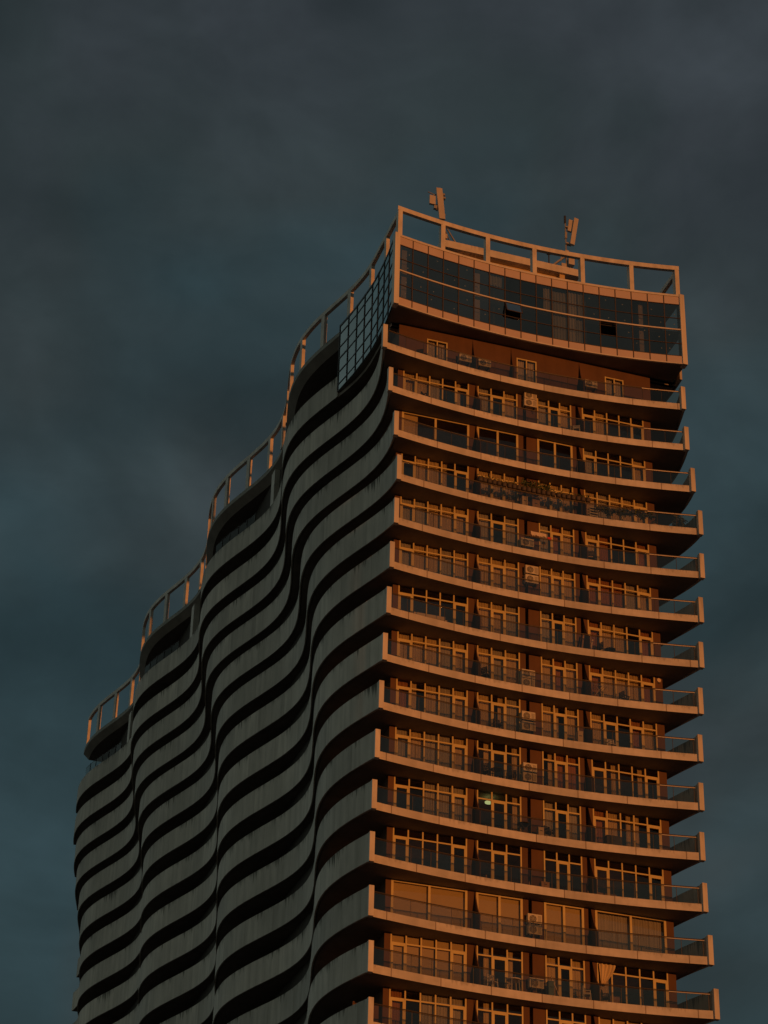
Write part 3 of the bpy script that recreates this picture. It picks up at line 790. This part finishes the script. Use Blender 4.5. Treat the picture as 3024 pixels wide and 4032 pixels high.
for k in range(1, 26):
    s = -0.03 + 3.31 * k
    for off in (0, 20.05):
        a = ring_left(s) + off
        d = (ring_left(s + 0.3) - ring_left(s - 0.3)) / 0.6
        p = MB(); p.box(-0.12, 0.12, -0.22, 0.22, 0, RT - RH + 0.003 - (ROOF_Z - 0.02 if s > CW_END else CT_ - 0.06))
        o = p.build('post', M_POST, ring, loc=(a, s, ROOF_Z - 0.02 if s > CW_END else CT_ - 0.06)); o.rotation_euler = (0, 0, -math.atan(d))

# rooftop plant room: a bright overhanging slab edge over a recessed ochre wall
rb = MB(); rb.box(4.55, 15.05, 6.2, 14.0, H0 + 11.58, H0 + 12.18); rb.build('plant_room_roof', M_FIN, tower)
rb = MB(); rb.box(5.85, 13.9, 6.75, 13.5, H0 + 10.65, H0 + 11.578)
for x in (6.0, 9.7, 13.4): rb.box(x, x + 0.35, 6.76, 7.1, ROOF_Z + 0.002, H0 + 10.649); rb.box(x, x + 0.35, 13.1, 13.49, ROOF_Z + 0.002, H0 + 10.649)
rb.box(5.86, 13.88, 6.55, 6.749, H0 + 10.95, H0 + 11.22); rb.box(13.55, 13.95, 6.40, 6.748, H0 + 10.4, H0 + 11.577)
rb.build('plant_room_wall', M_ROOFYEL, tower)

# ------------------------------------------------------------------ ground
g = MB(); S_ = 3000.0; g.face([(-S_, -S_, 0), (S_, -S_, 0), (S_, S_, 0), (-S_, S_, 0)])
gd = bpy.data.objects.new('ground', g.mesh('ground', M_GROUND)); COL.objects.link(gd); gd['kind'] = 'structure'

# ------------------------------------------------------------------ things on the balconies
ORD = ['', 'top', 'second', 'third', 'fourth', 'fifth', 'sixth', 'seventh', 'eighth', 'ninth', 'tenth', 'eleventh', 'twelfth', 'thirteenth', 'fourteenth', 'fifteenth']
def lvl(i): return 'top balcony' if i == 1 else ORD[i] + '-highest balcony'
def fz(i): return zf(i) + 0.482

def make_ac():
    t = thing('ac_unit', '', 'air conditioner', 0, 0, 0, 0, 'air conditioning condensers on the front balconies')
    m1 = MB(); m1.box(-0.43, 0.43, -0.16, 0.16, 0.04, 0.58); m1.box(-0.435, 0.435, -0.165, 0.165, 0.58, 0.60); m1.build('casing', M_AC, t)
    m2 = MB()
    cx, cz, r = -0.12, 0.31, 0.215
    n = 20; ring0 = [(cx + r * math.cos(2*PI*k/n), -0.163, cz + r * math.sin(2*PI*k/n)) for k in range(n)]
    m2.face(ring0)
    gr = m2.build('fan_opening', M_GRILLE, t)
    m3 = MB()
    for rr in (0.08, 0.15, 0.215):
        m3.tube([(cx + rr * math.cos(2*PI*k/18), -0.172, cz + rr * math.sin(2*PI*k/18)) for k in range(19)], 0.008, 4)
    for k in range(6): m3.bar((cx, -0.172, cz), (cx + r * math.cos(PI*k/3), -0.172, cz + r * math.sin(PI*k/3)), 0.012, 0.012)
    m3.build('fan_guard', M_AC, t)
    m4 = MB(); m4.box(-0.36, -0.26, -0.17, 0.17, 0, 0.038); m4.box(0.26, 0.36, -0.17, 0.17, 0, 0.038); m4.build('foot', M_DARKP, t)
    m5 = MB()
    for k in range(6): m5.box(0.17, 0.38, -0.168, -0.161, 0.12 + 0.07 * k, 0.145 + 0.07 * k)
    m5.build('side_louvre', M_GRILLE, t)
    return t
AC = [  # floor, a, height of its underside above the storey line, label
 (1, 4.50, 1.22, 'boxy condenser on the brown wall of the top balcony, left of a pair'),
 (1, 5.85, 1.15, 'boxy condenser on the brown wall of the top balcony, right of a pair'),
 (1, 13.36, 1.28, 'single condenser on the brown wall of the top balcony beside the right-hand window'),
 (2, 9.14, 2.72, 'upper of two condensers hung high on the wall of the ' + lvl(2)),
 (2, 9.13, 2.12, 'lower of two condensers hung high on the wall of the ' + lvl(2)),
 (5, 8.80, 1.02, 'single condenser under draped laundry on the ' + lvl(5)),
 (6, 9.08, 2.28, 'upper of two condensers hung on the wall of the ' + lvl(6)),
 (6, 9.07, 1.62, 'lower of two condensers hung on the wall of the ' + lvl(6)),
 (8, 8.76, 1.30, 'upper of two stacked condensers on the ' + lvl(8)),
 (8, 8.74, 0.70, 'lower of two stacked condensers on the ' + lvl(8)),
 (9, 8.74, 1.66, 'upper of two stacked condensers with a large dark fan on the ' + lvl(9)),
 (9, 8.74, 0.98, 'lower of two stacked condensers with a large dark fan on the ' + lvl(9)),
 (10, 8.80, 1.46, 'upper of two stacked condensers on the ' + lvl(10)),
 (10, 8.78, 0.84, 'lower of two stacked condensers on the ' + lvl(10)),
 (13, 8.98, 1.60, 'upper of two condensers beside the plain ochre blinds of the ' + lvl(13)),
 (13, 8.98, 0.95, 'lower of two condensers beside the plain ochre blinds of the ' + lvl(13)),
 (14, 9.04, 0.98, 'single condenser among clutter on the ' + lvl(14)),
]
ac0 = make_ac()
for k, (i, a, dz, lab) in enumerate(AC):
    b = (WB1 if i == 1 else WALL_B) - 0.20
    o = ac0 if k == 0 else clone(ac0, lab, a, b, zf(i) + dz)
    if k == 0: o.location = ROOT_M @ Vector((a, b, zf(i) + dz)); o['label'] = lab
    br = MB()                                               # the wall bracket each one rests on, with a strut down or back to the wall
    for x in (-0.31, 0.31):
        br.box(x - 0.02, x + 0.02, -0.17, 0.20, -0.045, -0.003); br.bar((x, -0.12, -0.05), (x, 0.19, -0.26), 0.03, 0.03)
    bo = br.build('wall_bracket', M_STEEL, o)

def make_chair(mt, name):
    t = thing(name, '', 'chair', 0, 0, 0, 0)
    s = MB(); s.box(-0.23, 0.23, -0.22, 0.22, 0.40, 0.44); s.build('seat', mt, t)
    b = MB(); b.box(-0.23, -0.18, 0.19, 0.23, 0.44, 0.86); b.box(0.18, 0.23, 0.19, 0.23, 0.44, 0.86)
    for z in (0.52, 0.63, 0.74): b.box(-0.18, 0.18, 0.195, 0.225, z, z + 0.08)
    b.box(-0.23, 0.23, 0.188, 0.232, 0.86, 0.90); b.build('backrest', mt, t)
    for x in (-0.20, 0.20):
        for y in (-0.19, 0.19):
            l = MB(); l.bar((x, y, 0.40), (x * 1.15, y * 1.15, 0), 0.045, 0.045); l.build('leg', mt, t)
        a = MB(); a.box(x - 0.025, x + 0.025, -0.2, 0.19, 0.62, 0.65); a.bar((x, -0.18, 0.44), (x, -0.18, 0.62), 0.04, 0.04); a.build('armrest', mt, t)
    return t
ch_d = make_chair(M_DARKP, 'balcony_chair'); ch_w = make_chair(M_WHITEP, 'plastic_chair')
def place(proto, used, lab, a, b, z, rot):
    if not used:
        proto.location = ROOT_M @ Vector((a, b, z)); proto.rotation_euler = (0, 0, ALPHA + rot); proto['label'] = lab; return proto
    return clone(proto, lab, a, b, z, rot)
DC = [(1, 1.45, 1.05, 2.6, 'dark armchair behind the glass at the left end of the top balcony'),
 (2, 1.81, 0.95, 0.7, 'dark tilted chair near the left end of the ' + lvl(2)),
 (5, 13.0, 1.05, 2.9, 'dark chair in front of the russet curtains on the ' + lvl(5)),
 (7, 13.3, 0.95, -1.2, 'dark folding chair beside the leaning board on the ' + lvl(7)),
 (8, 5.95, 1.05, 2.2, 'dark chair next to the privacy screen on the ' + lvl(8)),
 (8, 14.96, 1.05, 2.0, 'dark chair in front of the widest window on the ' + lvl(8)),
 (9, 6.71, 1.0, 0.2, 'black chair in the doorway on the ' + lvl(9)),
 (10, 5.95, 1.0, 2.5, 'dark chair drawn up left of the small table on the ' + lvl(10)),
 (10, 7.55, 1.0, -0.6, 'low dark chair right of the small table on the ' + lvl(10)),
 (11, 9.9, 1.05, 0.4, 'dark chair behind glass in front of pale curtains on the ' + lvl(11)),
 (14, 13.15, 1.05, 1.0, 'dark chair under the tied-back drape on the ' + lvl(14))]
for k, (i, a, b, r, lab) in enumerate(DC): place(ch_d, k > 0, lab, a, b, fz(i), r)
WC = [(2, 12.25, 1.0, -0.5, 'white slatted plastic chair by the privacy screen on the ' + lvl(2)),
 (14, 11.95, 0.95, 1.3, 'white plastic garden chair turned sideways on the ' + lvl(14)),
 (14, 6.32, 1.0, 0.5, 'pale chair facing out of the dark doorway on the ' + lvl(14)),
 (9, 14.06, 1.1, 0.0, 'pale chair against the dark window pane on the ' + lvl(9))]
for k, (i, a, b, r, lab) in enumerate(WC): place(ch_w, k > 0, lab, a, b, fz(i), r)

def make_table(mt, lab, i, a, b, r=0.34, h=0.72, cross=False):
    t = thing('balcony_table', lab, 'table', a, b, fz(i))
    m_ = MB(); m_.lathe([(r, h - 0.035), (r + 0.01, h - 0.02), (r, h)], (0, 0, 0), 18); m_.build('tabletop', mt, t)
    if cross:
        for y in (-0.18, 0.18):
            for sx in (1, -1):
                l = MB(); l.bar((-0.3 * sx, y + 0.02 * sx, 0), (0.3 * sx, y + 0.02 * sx, h - 0.036), 0.03, 0.03, (0, 1, 0)); l.build('leg', mt, t)
    else:
        for k in range(4):
            c, s = math.cos(PI/4 + k*PI/2), math.sin(PI/4 + k*PI/2)
            l = MB(); l.bar((c*r*0.7, s*r*0.7, h - 0.036), (c*r*0.85, s*r*0.85, 0), 0.035, 0.035); l.build('leg', mt, t)
    return t
make_table(M_DARKP, 'round dark table standing between chairs on the ' + lvl(7), 7, 14.1, 1.0, 0.36, 0.5)
make_table(M_DARKP, 'small dark round table in the doorway of the ' + lvl(10), 10, 6.6, 1.0)
make_table(M_DARKP, 'folding table with crossed legs on the ' + lvl(11), 11, 8.3, 1.05, 0.40, 0.72, True)
make_table(M_WHITEP, 'pale thin-topped table in front of a dark window on the ' + lvl(14), 14, 7.6, 1.0, 0.42, 0.74)

def crate(name, cat, lab, i, a, b, w, d, h, mt, lidmt=None):
    t = thing(name, lab, cat, a, b, fz(i))
    m_ = MB(); m_.box(-w/2, w/2, -d/2, d/2, 0, h - 0.04); o = m_.build('body', mt, t)
    m_ = MB(); m_.box(-w/2 - 0.015, w/2 + 0.015, -d/2 - 0.015, d/2 + 0.015, h - 0.039, h); m_.build('lid', lidmt or mt, t)
    m_ = MB(); m_.box(-0.08, 0.08, -d/2 - 0.03, -d/2 - 0.001, h * 0.6, h * 0.6 + 0.03); m_.build('handle', M_DARKP, t)
crate('storage_box', 'box', 'small pale storage box beside the condensers on the ' + lvl(11), 11, 9.3, 1.0, 0.34, 0.34, 0.6, M_CLOTH)
crate('storage_box', 'box', 'cardboard-coloured box behind the glass on the ' + lvl(12), 12, 9.5, 1.0, 0.5, 0.4, 0.42, M_WOOD)
crate('storage_box', 'box', 'brown wooden box beneath the row of plant pots on the ' + lvl(4), 4, 9.3, 1.1, 0.5, 0.4, 0.75, M_WOOD)
crate('storage_box', 'box', 'narrow pale box left of a wooden one under plant pots, ' + lvl(4), 4, 8.55, 1.1, 0.36, 0.36, 0.85, M_CLOTH)
crate('storage_box', 'box', 'dark low box at the foot of the curtains on the ' + lvl(7), 7, 14.75, 1.0, 0.5, 0.35, 0.35, M_DARKP)
crate('barbecue_cart', 'barbecue', 'black lidded barbecue cart in front of the curtains on the ' + lvl(11), 11, 13.85, 0.95, 0.95, 0.5, 0.72, M_DARKP)
crate('pedestal_bin', 'bin', 'pale pedestal bin by the privacy screen on the ' + lvl(9), 9, 11.9, 0.95, 0.34, 0.34, 0.85, M_CLOTH)
crate('blue_barrel', 'container', 'blue plastic container beside the condenser on the ' + lvl(14), 14, 9.75, 0.95, 0.32, 0.32, 0.9, M_BLUE)
# shelf drawers (white, slatted) on the planted balcony
t = thing('slatted_rack', 'white slatted rack standing at the right of the row of pots on the ' + lvl(4), 'rack', 13.2, 0.95, fz(4))
m_ = MB()
for x in (-0.27, 0.27):
    for y in (-0.15, 0.15): m_.box(x - 0.02, x + 0.02, y - 0.02, y + 0.02, 0, 0.95)
m_.build('rack_frame', M_WHITEP, t)
m_ = MB()
for z in (0.1, 0.3, 0.5, 0.7, 0.9): m_.box(-0.25, 0.25, -0.17, 0.17, z, z + 0.06)
m_.build('shelf', M_WHITEP, t)
# leaning boards and poles
def leaning(name, cat, lab, i, a, b, dx, L, w, mt):
    t = thing(name, lab, cat, a, b, fz(i)); m_ = MB(); m_.bar((0, 0, 0.01), (dx, 0.25, L), w, 0.03, (0, 1, 0)); m_.build('board', mt, t)
    m_ = MB(); m_.bar((dx * 0.98, 0.245, L), (dx, 0.25, L + 0.03), w + 0.01, 0.04, (0, 1, 0)); m_.build('end_cap', M_DARKP, t)
leaning('leaning_plank', 'plank', 'longer pale plank leaning by the privacy screen on the ' + lvl(7), 7, 12.2, 0.95, 0.25, 1.35, 0.10, M_WOOD)
leaning('leaning_plank', 'plank', 'second plank leaning steeply right of a longer one on the ' + lvl(7), 7, 12.75, 1.0, 0.32, 1.15, 0.09, M_CLOTH)
leaning('broom_pole', 'pole', 'thin pole leaning in front of the doorway on the ' + lvl(14), 14, 10.35, 0.95, -0.42, 1.3, 0.05, M_CLOTH)
# sofa behind the left window glass of the seventh balcony
t = thing('balcony_sofa', 'long pale cushioned bench behind the glass at the left of the ' + lvl(7), 'bench', 2.4, 1.15, fz(7))
m_ = MB(); m_.box(-1.0, 1.0, -0.28, 0.28, 0.12, 0.42); m_.build('seat', M_CLOTH, t)
m_ = MB(); m_.box(-1.0, 1.0, 0.12, 0.28, 0.421, 0.86); m_.build('backrest', M_CLOTH, t)
for x in (-0.95, 0.95):
    m_ = MB(); m_.box(x - 0.05, x + 0.05, -0.26, 0.26, 0.0, 0.119); m_.build('leg', M_DARKP, t)
# drying rack
t = thing('drying_rack', 'folded-out laundry rack by the privacy screen on the ' + lvl(8), 'laundry rack', 13.2, 1.0, fz(8))
m_ = MB()
for y in (-0.2, 0.2):
    m_.bar((-0.42, y, 0), (0.2, y, 0.95), 0.025, 0.025); m_.bar((0.42, y, 0), (-0.2, y, 0.95), 0.025, 0.025)
m_.build('folding_legs', M_STEEL, t)
m_ = MB()
for k in range(7): x = -0.5 + k / 6; m_.bar((x, -0.26, 0.95), (x, 0.26, 0.95), 0.015, 0.015)
m_.bar((-0.5, -0.26, 0.95), (0.5, -0.26, 0.95), 0.02, 0.02); m_.bar((-0.5, 0.26, 0.95), (0.5, 0.26, 0.95), 0.02, 0.02); m_.build('rail_top', M_STEEL, t)
# laundry hung over the fifth balcony, and a red cloth
def cloth(name, lab, i, a0, a1, b, z1, drop, mt):
    t = thing(name, lab, 'laundry', (a0 + a1) / 2, b, fz(i)); m_ = MB(); n = 16; w = a1 - a0; rnd = random.Random(int(a0 * 10))
    ph = [rnd.uniform(0.75, 1.0) for _ in range(n + 1)]
    for side in (0, 1):
        for k in range(n):
            x0, x1 = -w/2 + w*k/n, -w/2 + w*(k+1)/n; y = lambda x: (0.03 if side else -0.03) + 0.03 * math.sin(14 * x)
            m_.face([(x0, y(x0), z1 - drop*ph[k]), (x1, y(x1), z1 - drop*ph[k+1]), (x1, 0, z1 + 0.01*math.sin(9*x1)), (x0, 0, z1 + 0.01*math.sin(9*x0))])
    m_.build('fabric', mt, t)
    m_ = MB(); m_.tube([(-w/2 - 0.1, 0, z1 - 0.012), (w/2 + 0.1, 0, z1 - 0.012)], 0.008, 5); m_.build('line', M_STEEL, t)
cloth('hung_laundry', 'cream laundry draped on a line above the condenser on the ' + lvl(5), 5, 8.95, 10.0, 1.0, 1.62, 0.34, M_CLOTH)
cloth('red_cloth', 'bright red cloth hung by the window on the ' + lvl(5), 5, 10.15, 10.42, 1.2, 1.55, 0.22, M_RED)
# wall lamp on the eighth balcony
t = thing('wall_lamp', 'round pale wall lamp high on the brown end wall of the ' + lvl(8), 'lamp', 17.55, WALL_B - 0.03, zf(8) + 2.95)
m_ = MB(); m_.tube([(0, -0.06, 0), (0, 0.0, 0)], [0.13, 0.15], 16); m_.build('globe', M_CLOTH, t); m_ = MB(); m_.box(-0.05, 0.05, -0.03, 0.009, -0.22, -0.12); m_.build('mount', M_DARKP, t)
# a lit ceiling lamp inside the eleventh storey
t = thing('ceiling_lamp', 'lit round ceiling lamp glowing greenish behind the window of the ' + lvl(11), 'lamp', 6.6, 2.3, zf(10) - 0.42)
m_ = MB(); m_.lathe([(0.10, 0.0), (0.24, 0.03), (0.25, 0.08), (0.12, 0.13)], (0, 0, 0), 20); m_.build('lamp_shade', M_LAMP, t)
m_ = MB(); m_.tube([(0, 0, 0.13), (0, 0, 0.415)], 0.012, 6); m_.build('cord', M_DARKP, t)
# tied-back drape on the fourteenth balcony
t = thing('gathered_drape', 'golden drape gathered and tied back at the window edge of the ' + lvl(14), 'drape', 12.95, 1.40, fz(14))
m_ = MB(); n = 24
def dr(k, z): 
    f = k / n; top = f * 1.05; bot = 0.12 + 0.16 * f; tt = (2.6 - z) / 1.25
    return (top + (bot - top) * min(1, tt) ** 1.4, 0.05 * math.sin(f * 26) * (1 - 0.6 * tt), z - 0.25 * f * (1 - tt) * 0)
zs = lin(2.6, 1.35, 9)
for k in range(n):
    for z0_, z1_ in zip(zs[:-1], zs[1:]): m_.face([dr(k, z1_), dr(k + 1, z1_), dr(k + 1, z0_), dr(k, z0_)])
m_.build('fabric', M_CUR, t, True)
m_ = MB(); m_.lathe([(0.13, 0), (0.14, 0.04), (0.13, 0.08)], (0.2, 0, 1.30), 12); m_.build('tie', M_BROWN, t)

# ------------------------------------------------------------------ plants on the fourth balcony
def leaves(mb_, n, cx, cy, cz, sx, sy, sz, size, rnd, droop=0.0):
    for _ in range(n):
        while True:
            u, v, w = rnd.uniform(-1, 1), rnd.uniform(-1, 1), rnd.uniform(-1, 1)
            if u*u + v*v + w*w <= 1: break
        p = Vector((cx + u*sx, cy + v*sy, cz + w*sz - droop * abs(u)))
        d = Vector((rnd.uniform(-1, 1), rnd.uniform(-1, 1), rnd.uniform(-0.6, 0.9))).normalized(); e_ = d.cross(Vector((rnd.uniform(-1, 1), rnd.uniform(-1, 1), rnd.uniform(-1, 1)))).normalized()
        L = size * rnd.uniform(0.6, 1.5); W = L * 0.36
        mb_.face([p, p + d*L*0.5 + e_*W, p + d*L, p + d*L*0.5 - e_*W])
pot_m = MB(); pot_m.lathe([(0.09, 0.0), (0.15, 0.03), (0.17, 0.24), (0.185, 0.25), (0.18, 0.29)], (0, 0, 0), 14); POT_ME = pot_m.mesh('pot', M_POT, True)
POTS = [5.43, 5.72, 6.05, 6.37, 6.70, 7.06, 7.42, 7.74, 8.05, 8.40, 8.72, 9.05, 9.38, 9.71, 10.04, 10.37, 10.74, 11.07, 11.40, 11.73, 12.06, 12.39, 12.72]
rz4 = fz(4) + 1.05
for k, a in enumerate(POTS):
    rnd = random.Random(k)
    t = thing('potted_plant', 'dark round pot in the row of potted plants along the railing of the ' + lvl(4), 'plant pot', a, arc(a) + 0.10, rz4 + 0.04 - 0.02, 0, 'row of plant pots on a railing')
    p = put('pot', POT_ME, t)
    f = MB(); tall = 8.2 < a < 10.2
    leaves(f, 70 if tall else 26, 0, 0, 0.55 if tall else 0.38, 0.24, 0.16, 0.34 if tall else 0.14, 0.13 if tall else 0.10, rnd)
    for q in range(3): x = rnd.uniform(-0.06, 0.06); f.tube([(x, 0, 0.25), (x * 2, rnd.uniform(-.05, .05), 0.6 if tall else 0.4)], 0.007, 4)
    f.build('foliage', M_LEAF, t)
for k, (a, n, w) in enumerate(((13.95, 260, 0.62), (15.1, 300, 0.62), (16.1, 240, 0.50), (16.9, 170, 0.38))):
    rnd = random.Random(50 + k)
    lab = ['trailing plant in a trough hanging behind the railing right of the slatted rack, ', 'widest trailing plant hanging behind the railing of the ', 'shaggy trailing plant behind the railing before the door of the ', 'thin trailing plant nearest the pale floor pot on the '][k]
    t = thing('trailing_plant', lab + lvl(4), 'plant', a, arc(a) + 0.26, rz4 - 0.30, 0, 'trailing plants along the railing')
    m_ = MB(); m_.box(-w, w, -0.08, 0.08, 0.0, 0.16); m_.build('trough', M_POT, t)
    f = MB(); leaves(f, n, 0, 0, 0.12, w * 1.1, 0.16, 0.26, 0.12, rnd, 0.08); leaves(f, n // 2, rnd.uniform(-0.3, 0.3), 0, -0.12, w * 0.6, 0.1, 0.22, 0.11, rnd); f.build('foliage', M_LEAF, t)
t = thing('potted_plant', 'pale terracotta pot with a low plant near the right end of the ' + lvl(4), 'plant pot', 17.35, 0.75, fz(4))
m_ = MB(); m_.lathe([(0.17, 0), (0.24, 0.35), (0.27, 0.36), (0.26, 0.44)], (0, 0, 0), 16); m_.build('pot', M_TERRA, t, True)
f = MB(); leaves(f, 60, 0, 0, 0.58, 0.26, 0.2, 0.2, 0.14, random.Random(90)); f.build('foliage', M_LEAF, t)
t = thing('corner_shrub', 'dark bushy shrub filling the right-hand corner of the ' + lvl(4), 'plant', 19.0, 0.45, fz(4))
m_ = MB(); m_.lathe([(0.2, 0), (0.26, 0.35), (0.28, 0.4)], (0, 0, 0), 16); m_.build('pot', M_POT, t, True)
f = MB(); leaves(f, 420, 0, 0, 0.78, 0.55, 0.45, 0.48, 0.15, random.Random(91)); f.build('foliage', M_LEAF, t)
f = MB()
for q in range(5): f.tube([(0, 0, 0.3), (0.3 * math.cos(q*1.3), 0.3 * math.sin(q*1.3), 1.0)], 0.012, 5)
f.build('stem', M_WOOD, t)

# ------------------------------------------------------------------ antennas and mast on the roof
B_R = 6.7
top = H0 + 12.182
t = thing('phone_mast', 'left rooftop phone mast with a tall panel antenna and square radio box', 'antenna', 4.85, B_R, top)
m_ = MB(); m_.tube([(0, 0, 0), (-0.06, 0, 4.55)], 0.06, 10); m_.box(-0.2, 0.2, -0.2, 0.2, 0, 0.03); m_.box(-0.16, 0.08, -0.1, 0.1, 4.35, 4.5); m_.build('mast_pole', M_STEEL, t)
m_ = MB(); m_.bar((-0.44, -0.22, 4.72), (-0.19, -0.26, 1.95), 0.44, 0.20, (0, 1, 0)); m_.build('panel_antenna', M_ANT, t)
m_ = MB(); m_.box(-1.14, -0.70, -0.30, -0.12, 3.15, 3.92); m_.build('radio_box', M_ANT, t)
m_ = MB(); m_.box(-0.80, -0.06, -0.05, 0.0, 3.3, 3.38); m_.box(-0.80, -0.06, -0.05, 0.0, 4.20, 4.28); m_.bar((-1.26, -0.2, 4.22), (-0.7, 0, 4.26), 0.05, 0.05)
m_.box(-0.12, 0.10, -0.16, 0.08, 4.0, 4.14); m_.box(-0.12, 0.10, -0.16, 0.06, 2.45, 2.6); m_.box(-0.78, -0.55, -0.25, -0.02, 2.86, 3.14); m_.box(-0.6, -0.4, -0.2, -0.02, 2.80, 2.95)
m_.box(-0.57, -0.53, -0.03, 0.0, 2.9, 3.32); m_.build('bracket', M_STEEL, t)
m_ = MB(); m_.bar((0.10, 0, 1.75), (1.28, 0.2, 0.05), 0.08, 0.08); m_.bar((0.06, 0, 1.45), (0.95, 0.45, 0.05), 0.06, 0.06); m_.bar((0.02, 0, 1.75), (0.12, 0, 1.75), 0.1, 0.1); m_.bar((0.0, 0, 1.45), (0.1, 0, 1.45), 0.08, 0.08); m_.build('brace', M_STEEL, t)
m_ = MB(); m_.box(-0.30, -0.02, -0.25, 0.08, 0.85, 1.30); m_.build('equipment_box', M_ANT, t)
m_ = MB(); m_.box(-0.25, 0.25, -0.2, 0.1, 0.40, 0.80); m_.build('equipment_box', M_ANT, t)
m_ = MB(); m_.box(0.04, 0.30, -0.15, 0.1, 1.55, 1.90); m_.build('equipment_box', M_ANT, t)
m_ = MB(); m_.box(-0.12, 0.1, -0.16, 0.1, 0.05, 0.38); m_.build('equipment_box', M_ANT, t)
t = thing('phone_mast', 'right rooftop phone mast with two tilted panels and a dark whip on top', 'antenna', 14.22, B_R, top)
m_ = MB(); m_.tube([(0, 0, 0), (-0.02, 0, 4.45)], 0.06, 10); m_.box(-0.2, 0.2, -0.2, 0.2, 0, 0.03); m_.box(-0.09, 0.07, -0.1, 0.08, 3.0, 3.55); m_.build('mast_pole', M_STEEL, t)
m_ = MB(); m_.tube([(-0.03, 0, 4.40), (-0.03, 0, 5.07)], 0.085, 10); m_.build('whip_antenna', M_DARKP, t)
m_ = MB(); m_.bar((0.74, -0.25, 4.82), (0.34, -0.30, 2.30), 0.33, 0.2, (0, 1, 0)); m_.build('panel_antenna', M_ANT, t)
m_ = MB(); m_.bar((0.42, -0.1, 4.70), (0.28, -0.12, 3.62), 0.40, 0.16, (0, 1, 0)); m_.build('short_panel_antenna', M_ANT, t)
m_ = MB(); m_.box(-0.06, 0.38, -0.16, 0.05, 3.95, 4.05); m_.build('bracket', M_STEEL, t)
m_ = MB(); m_.box(-0.06, 0.40, -0.20, 0.05, 2.42, 2.54); m_.build('bracket', M_STEEL, t)
m_ = MB(); m_.bar((0.02, 0, 1.45), (-0.98, 0.1, 0.40), 0.16, 0.12); m_.bar((0.0, 0, 0.7), (-0.7, 0.1, 0.2), 0.1, 0.1); m_.bar((0.02, 0, 1.7), (-0.45, -0.05, 1.78), 0.06, 0.06); m_.bar((-0.40, -0.05, 1.78), (-0.40, 0.02, 0.9), 0.05, 0.05); m_.build('brace', M_STEEL, t)
m_ = MB(); m_.box(0.07, 0.52, -0.3, 0.1, 0.52, 1.08); m_.build('equipment_box', M_ANT, t)
m_ = MB(); m_.box(-0.45, -0.07, -0.2, 0.1, 0.1, 0.55); m_.build('equipment_box', M_ANT, t)
m_ = MB(); m_.box(-0.12, 0.16, -0.14, 0.1, 1.5, 1.85); m_.build('equipment_box', M_ANT, t)
t = thing('roof_sensor', 'slim dark sensor post with a wide cap standing between the two masts', 'sensor', 12.75, B_R - 0.3, top)
m_ = MB(); m_.tube([(0, 0, 0), (0, 0, 1.0)], 0.05, 8); m_.build('pole', M_DARKP, t)
m_ = MB(); m_.lathe([(0.07, 0.92), (0.17, 1.0), (0.17, 1.05), (0.09, 1.08), (0.11, 1.25), (0.05, 1.3)], (0, 0, 0), 12); m_.build('sensor_cap', M_DARKP, t)
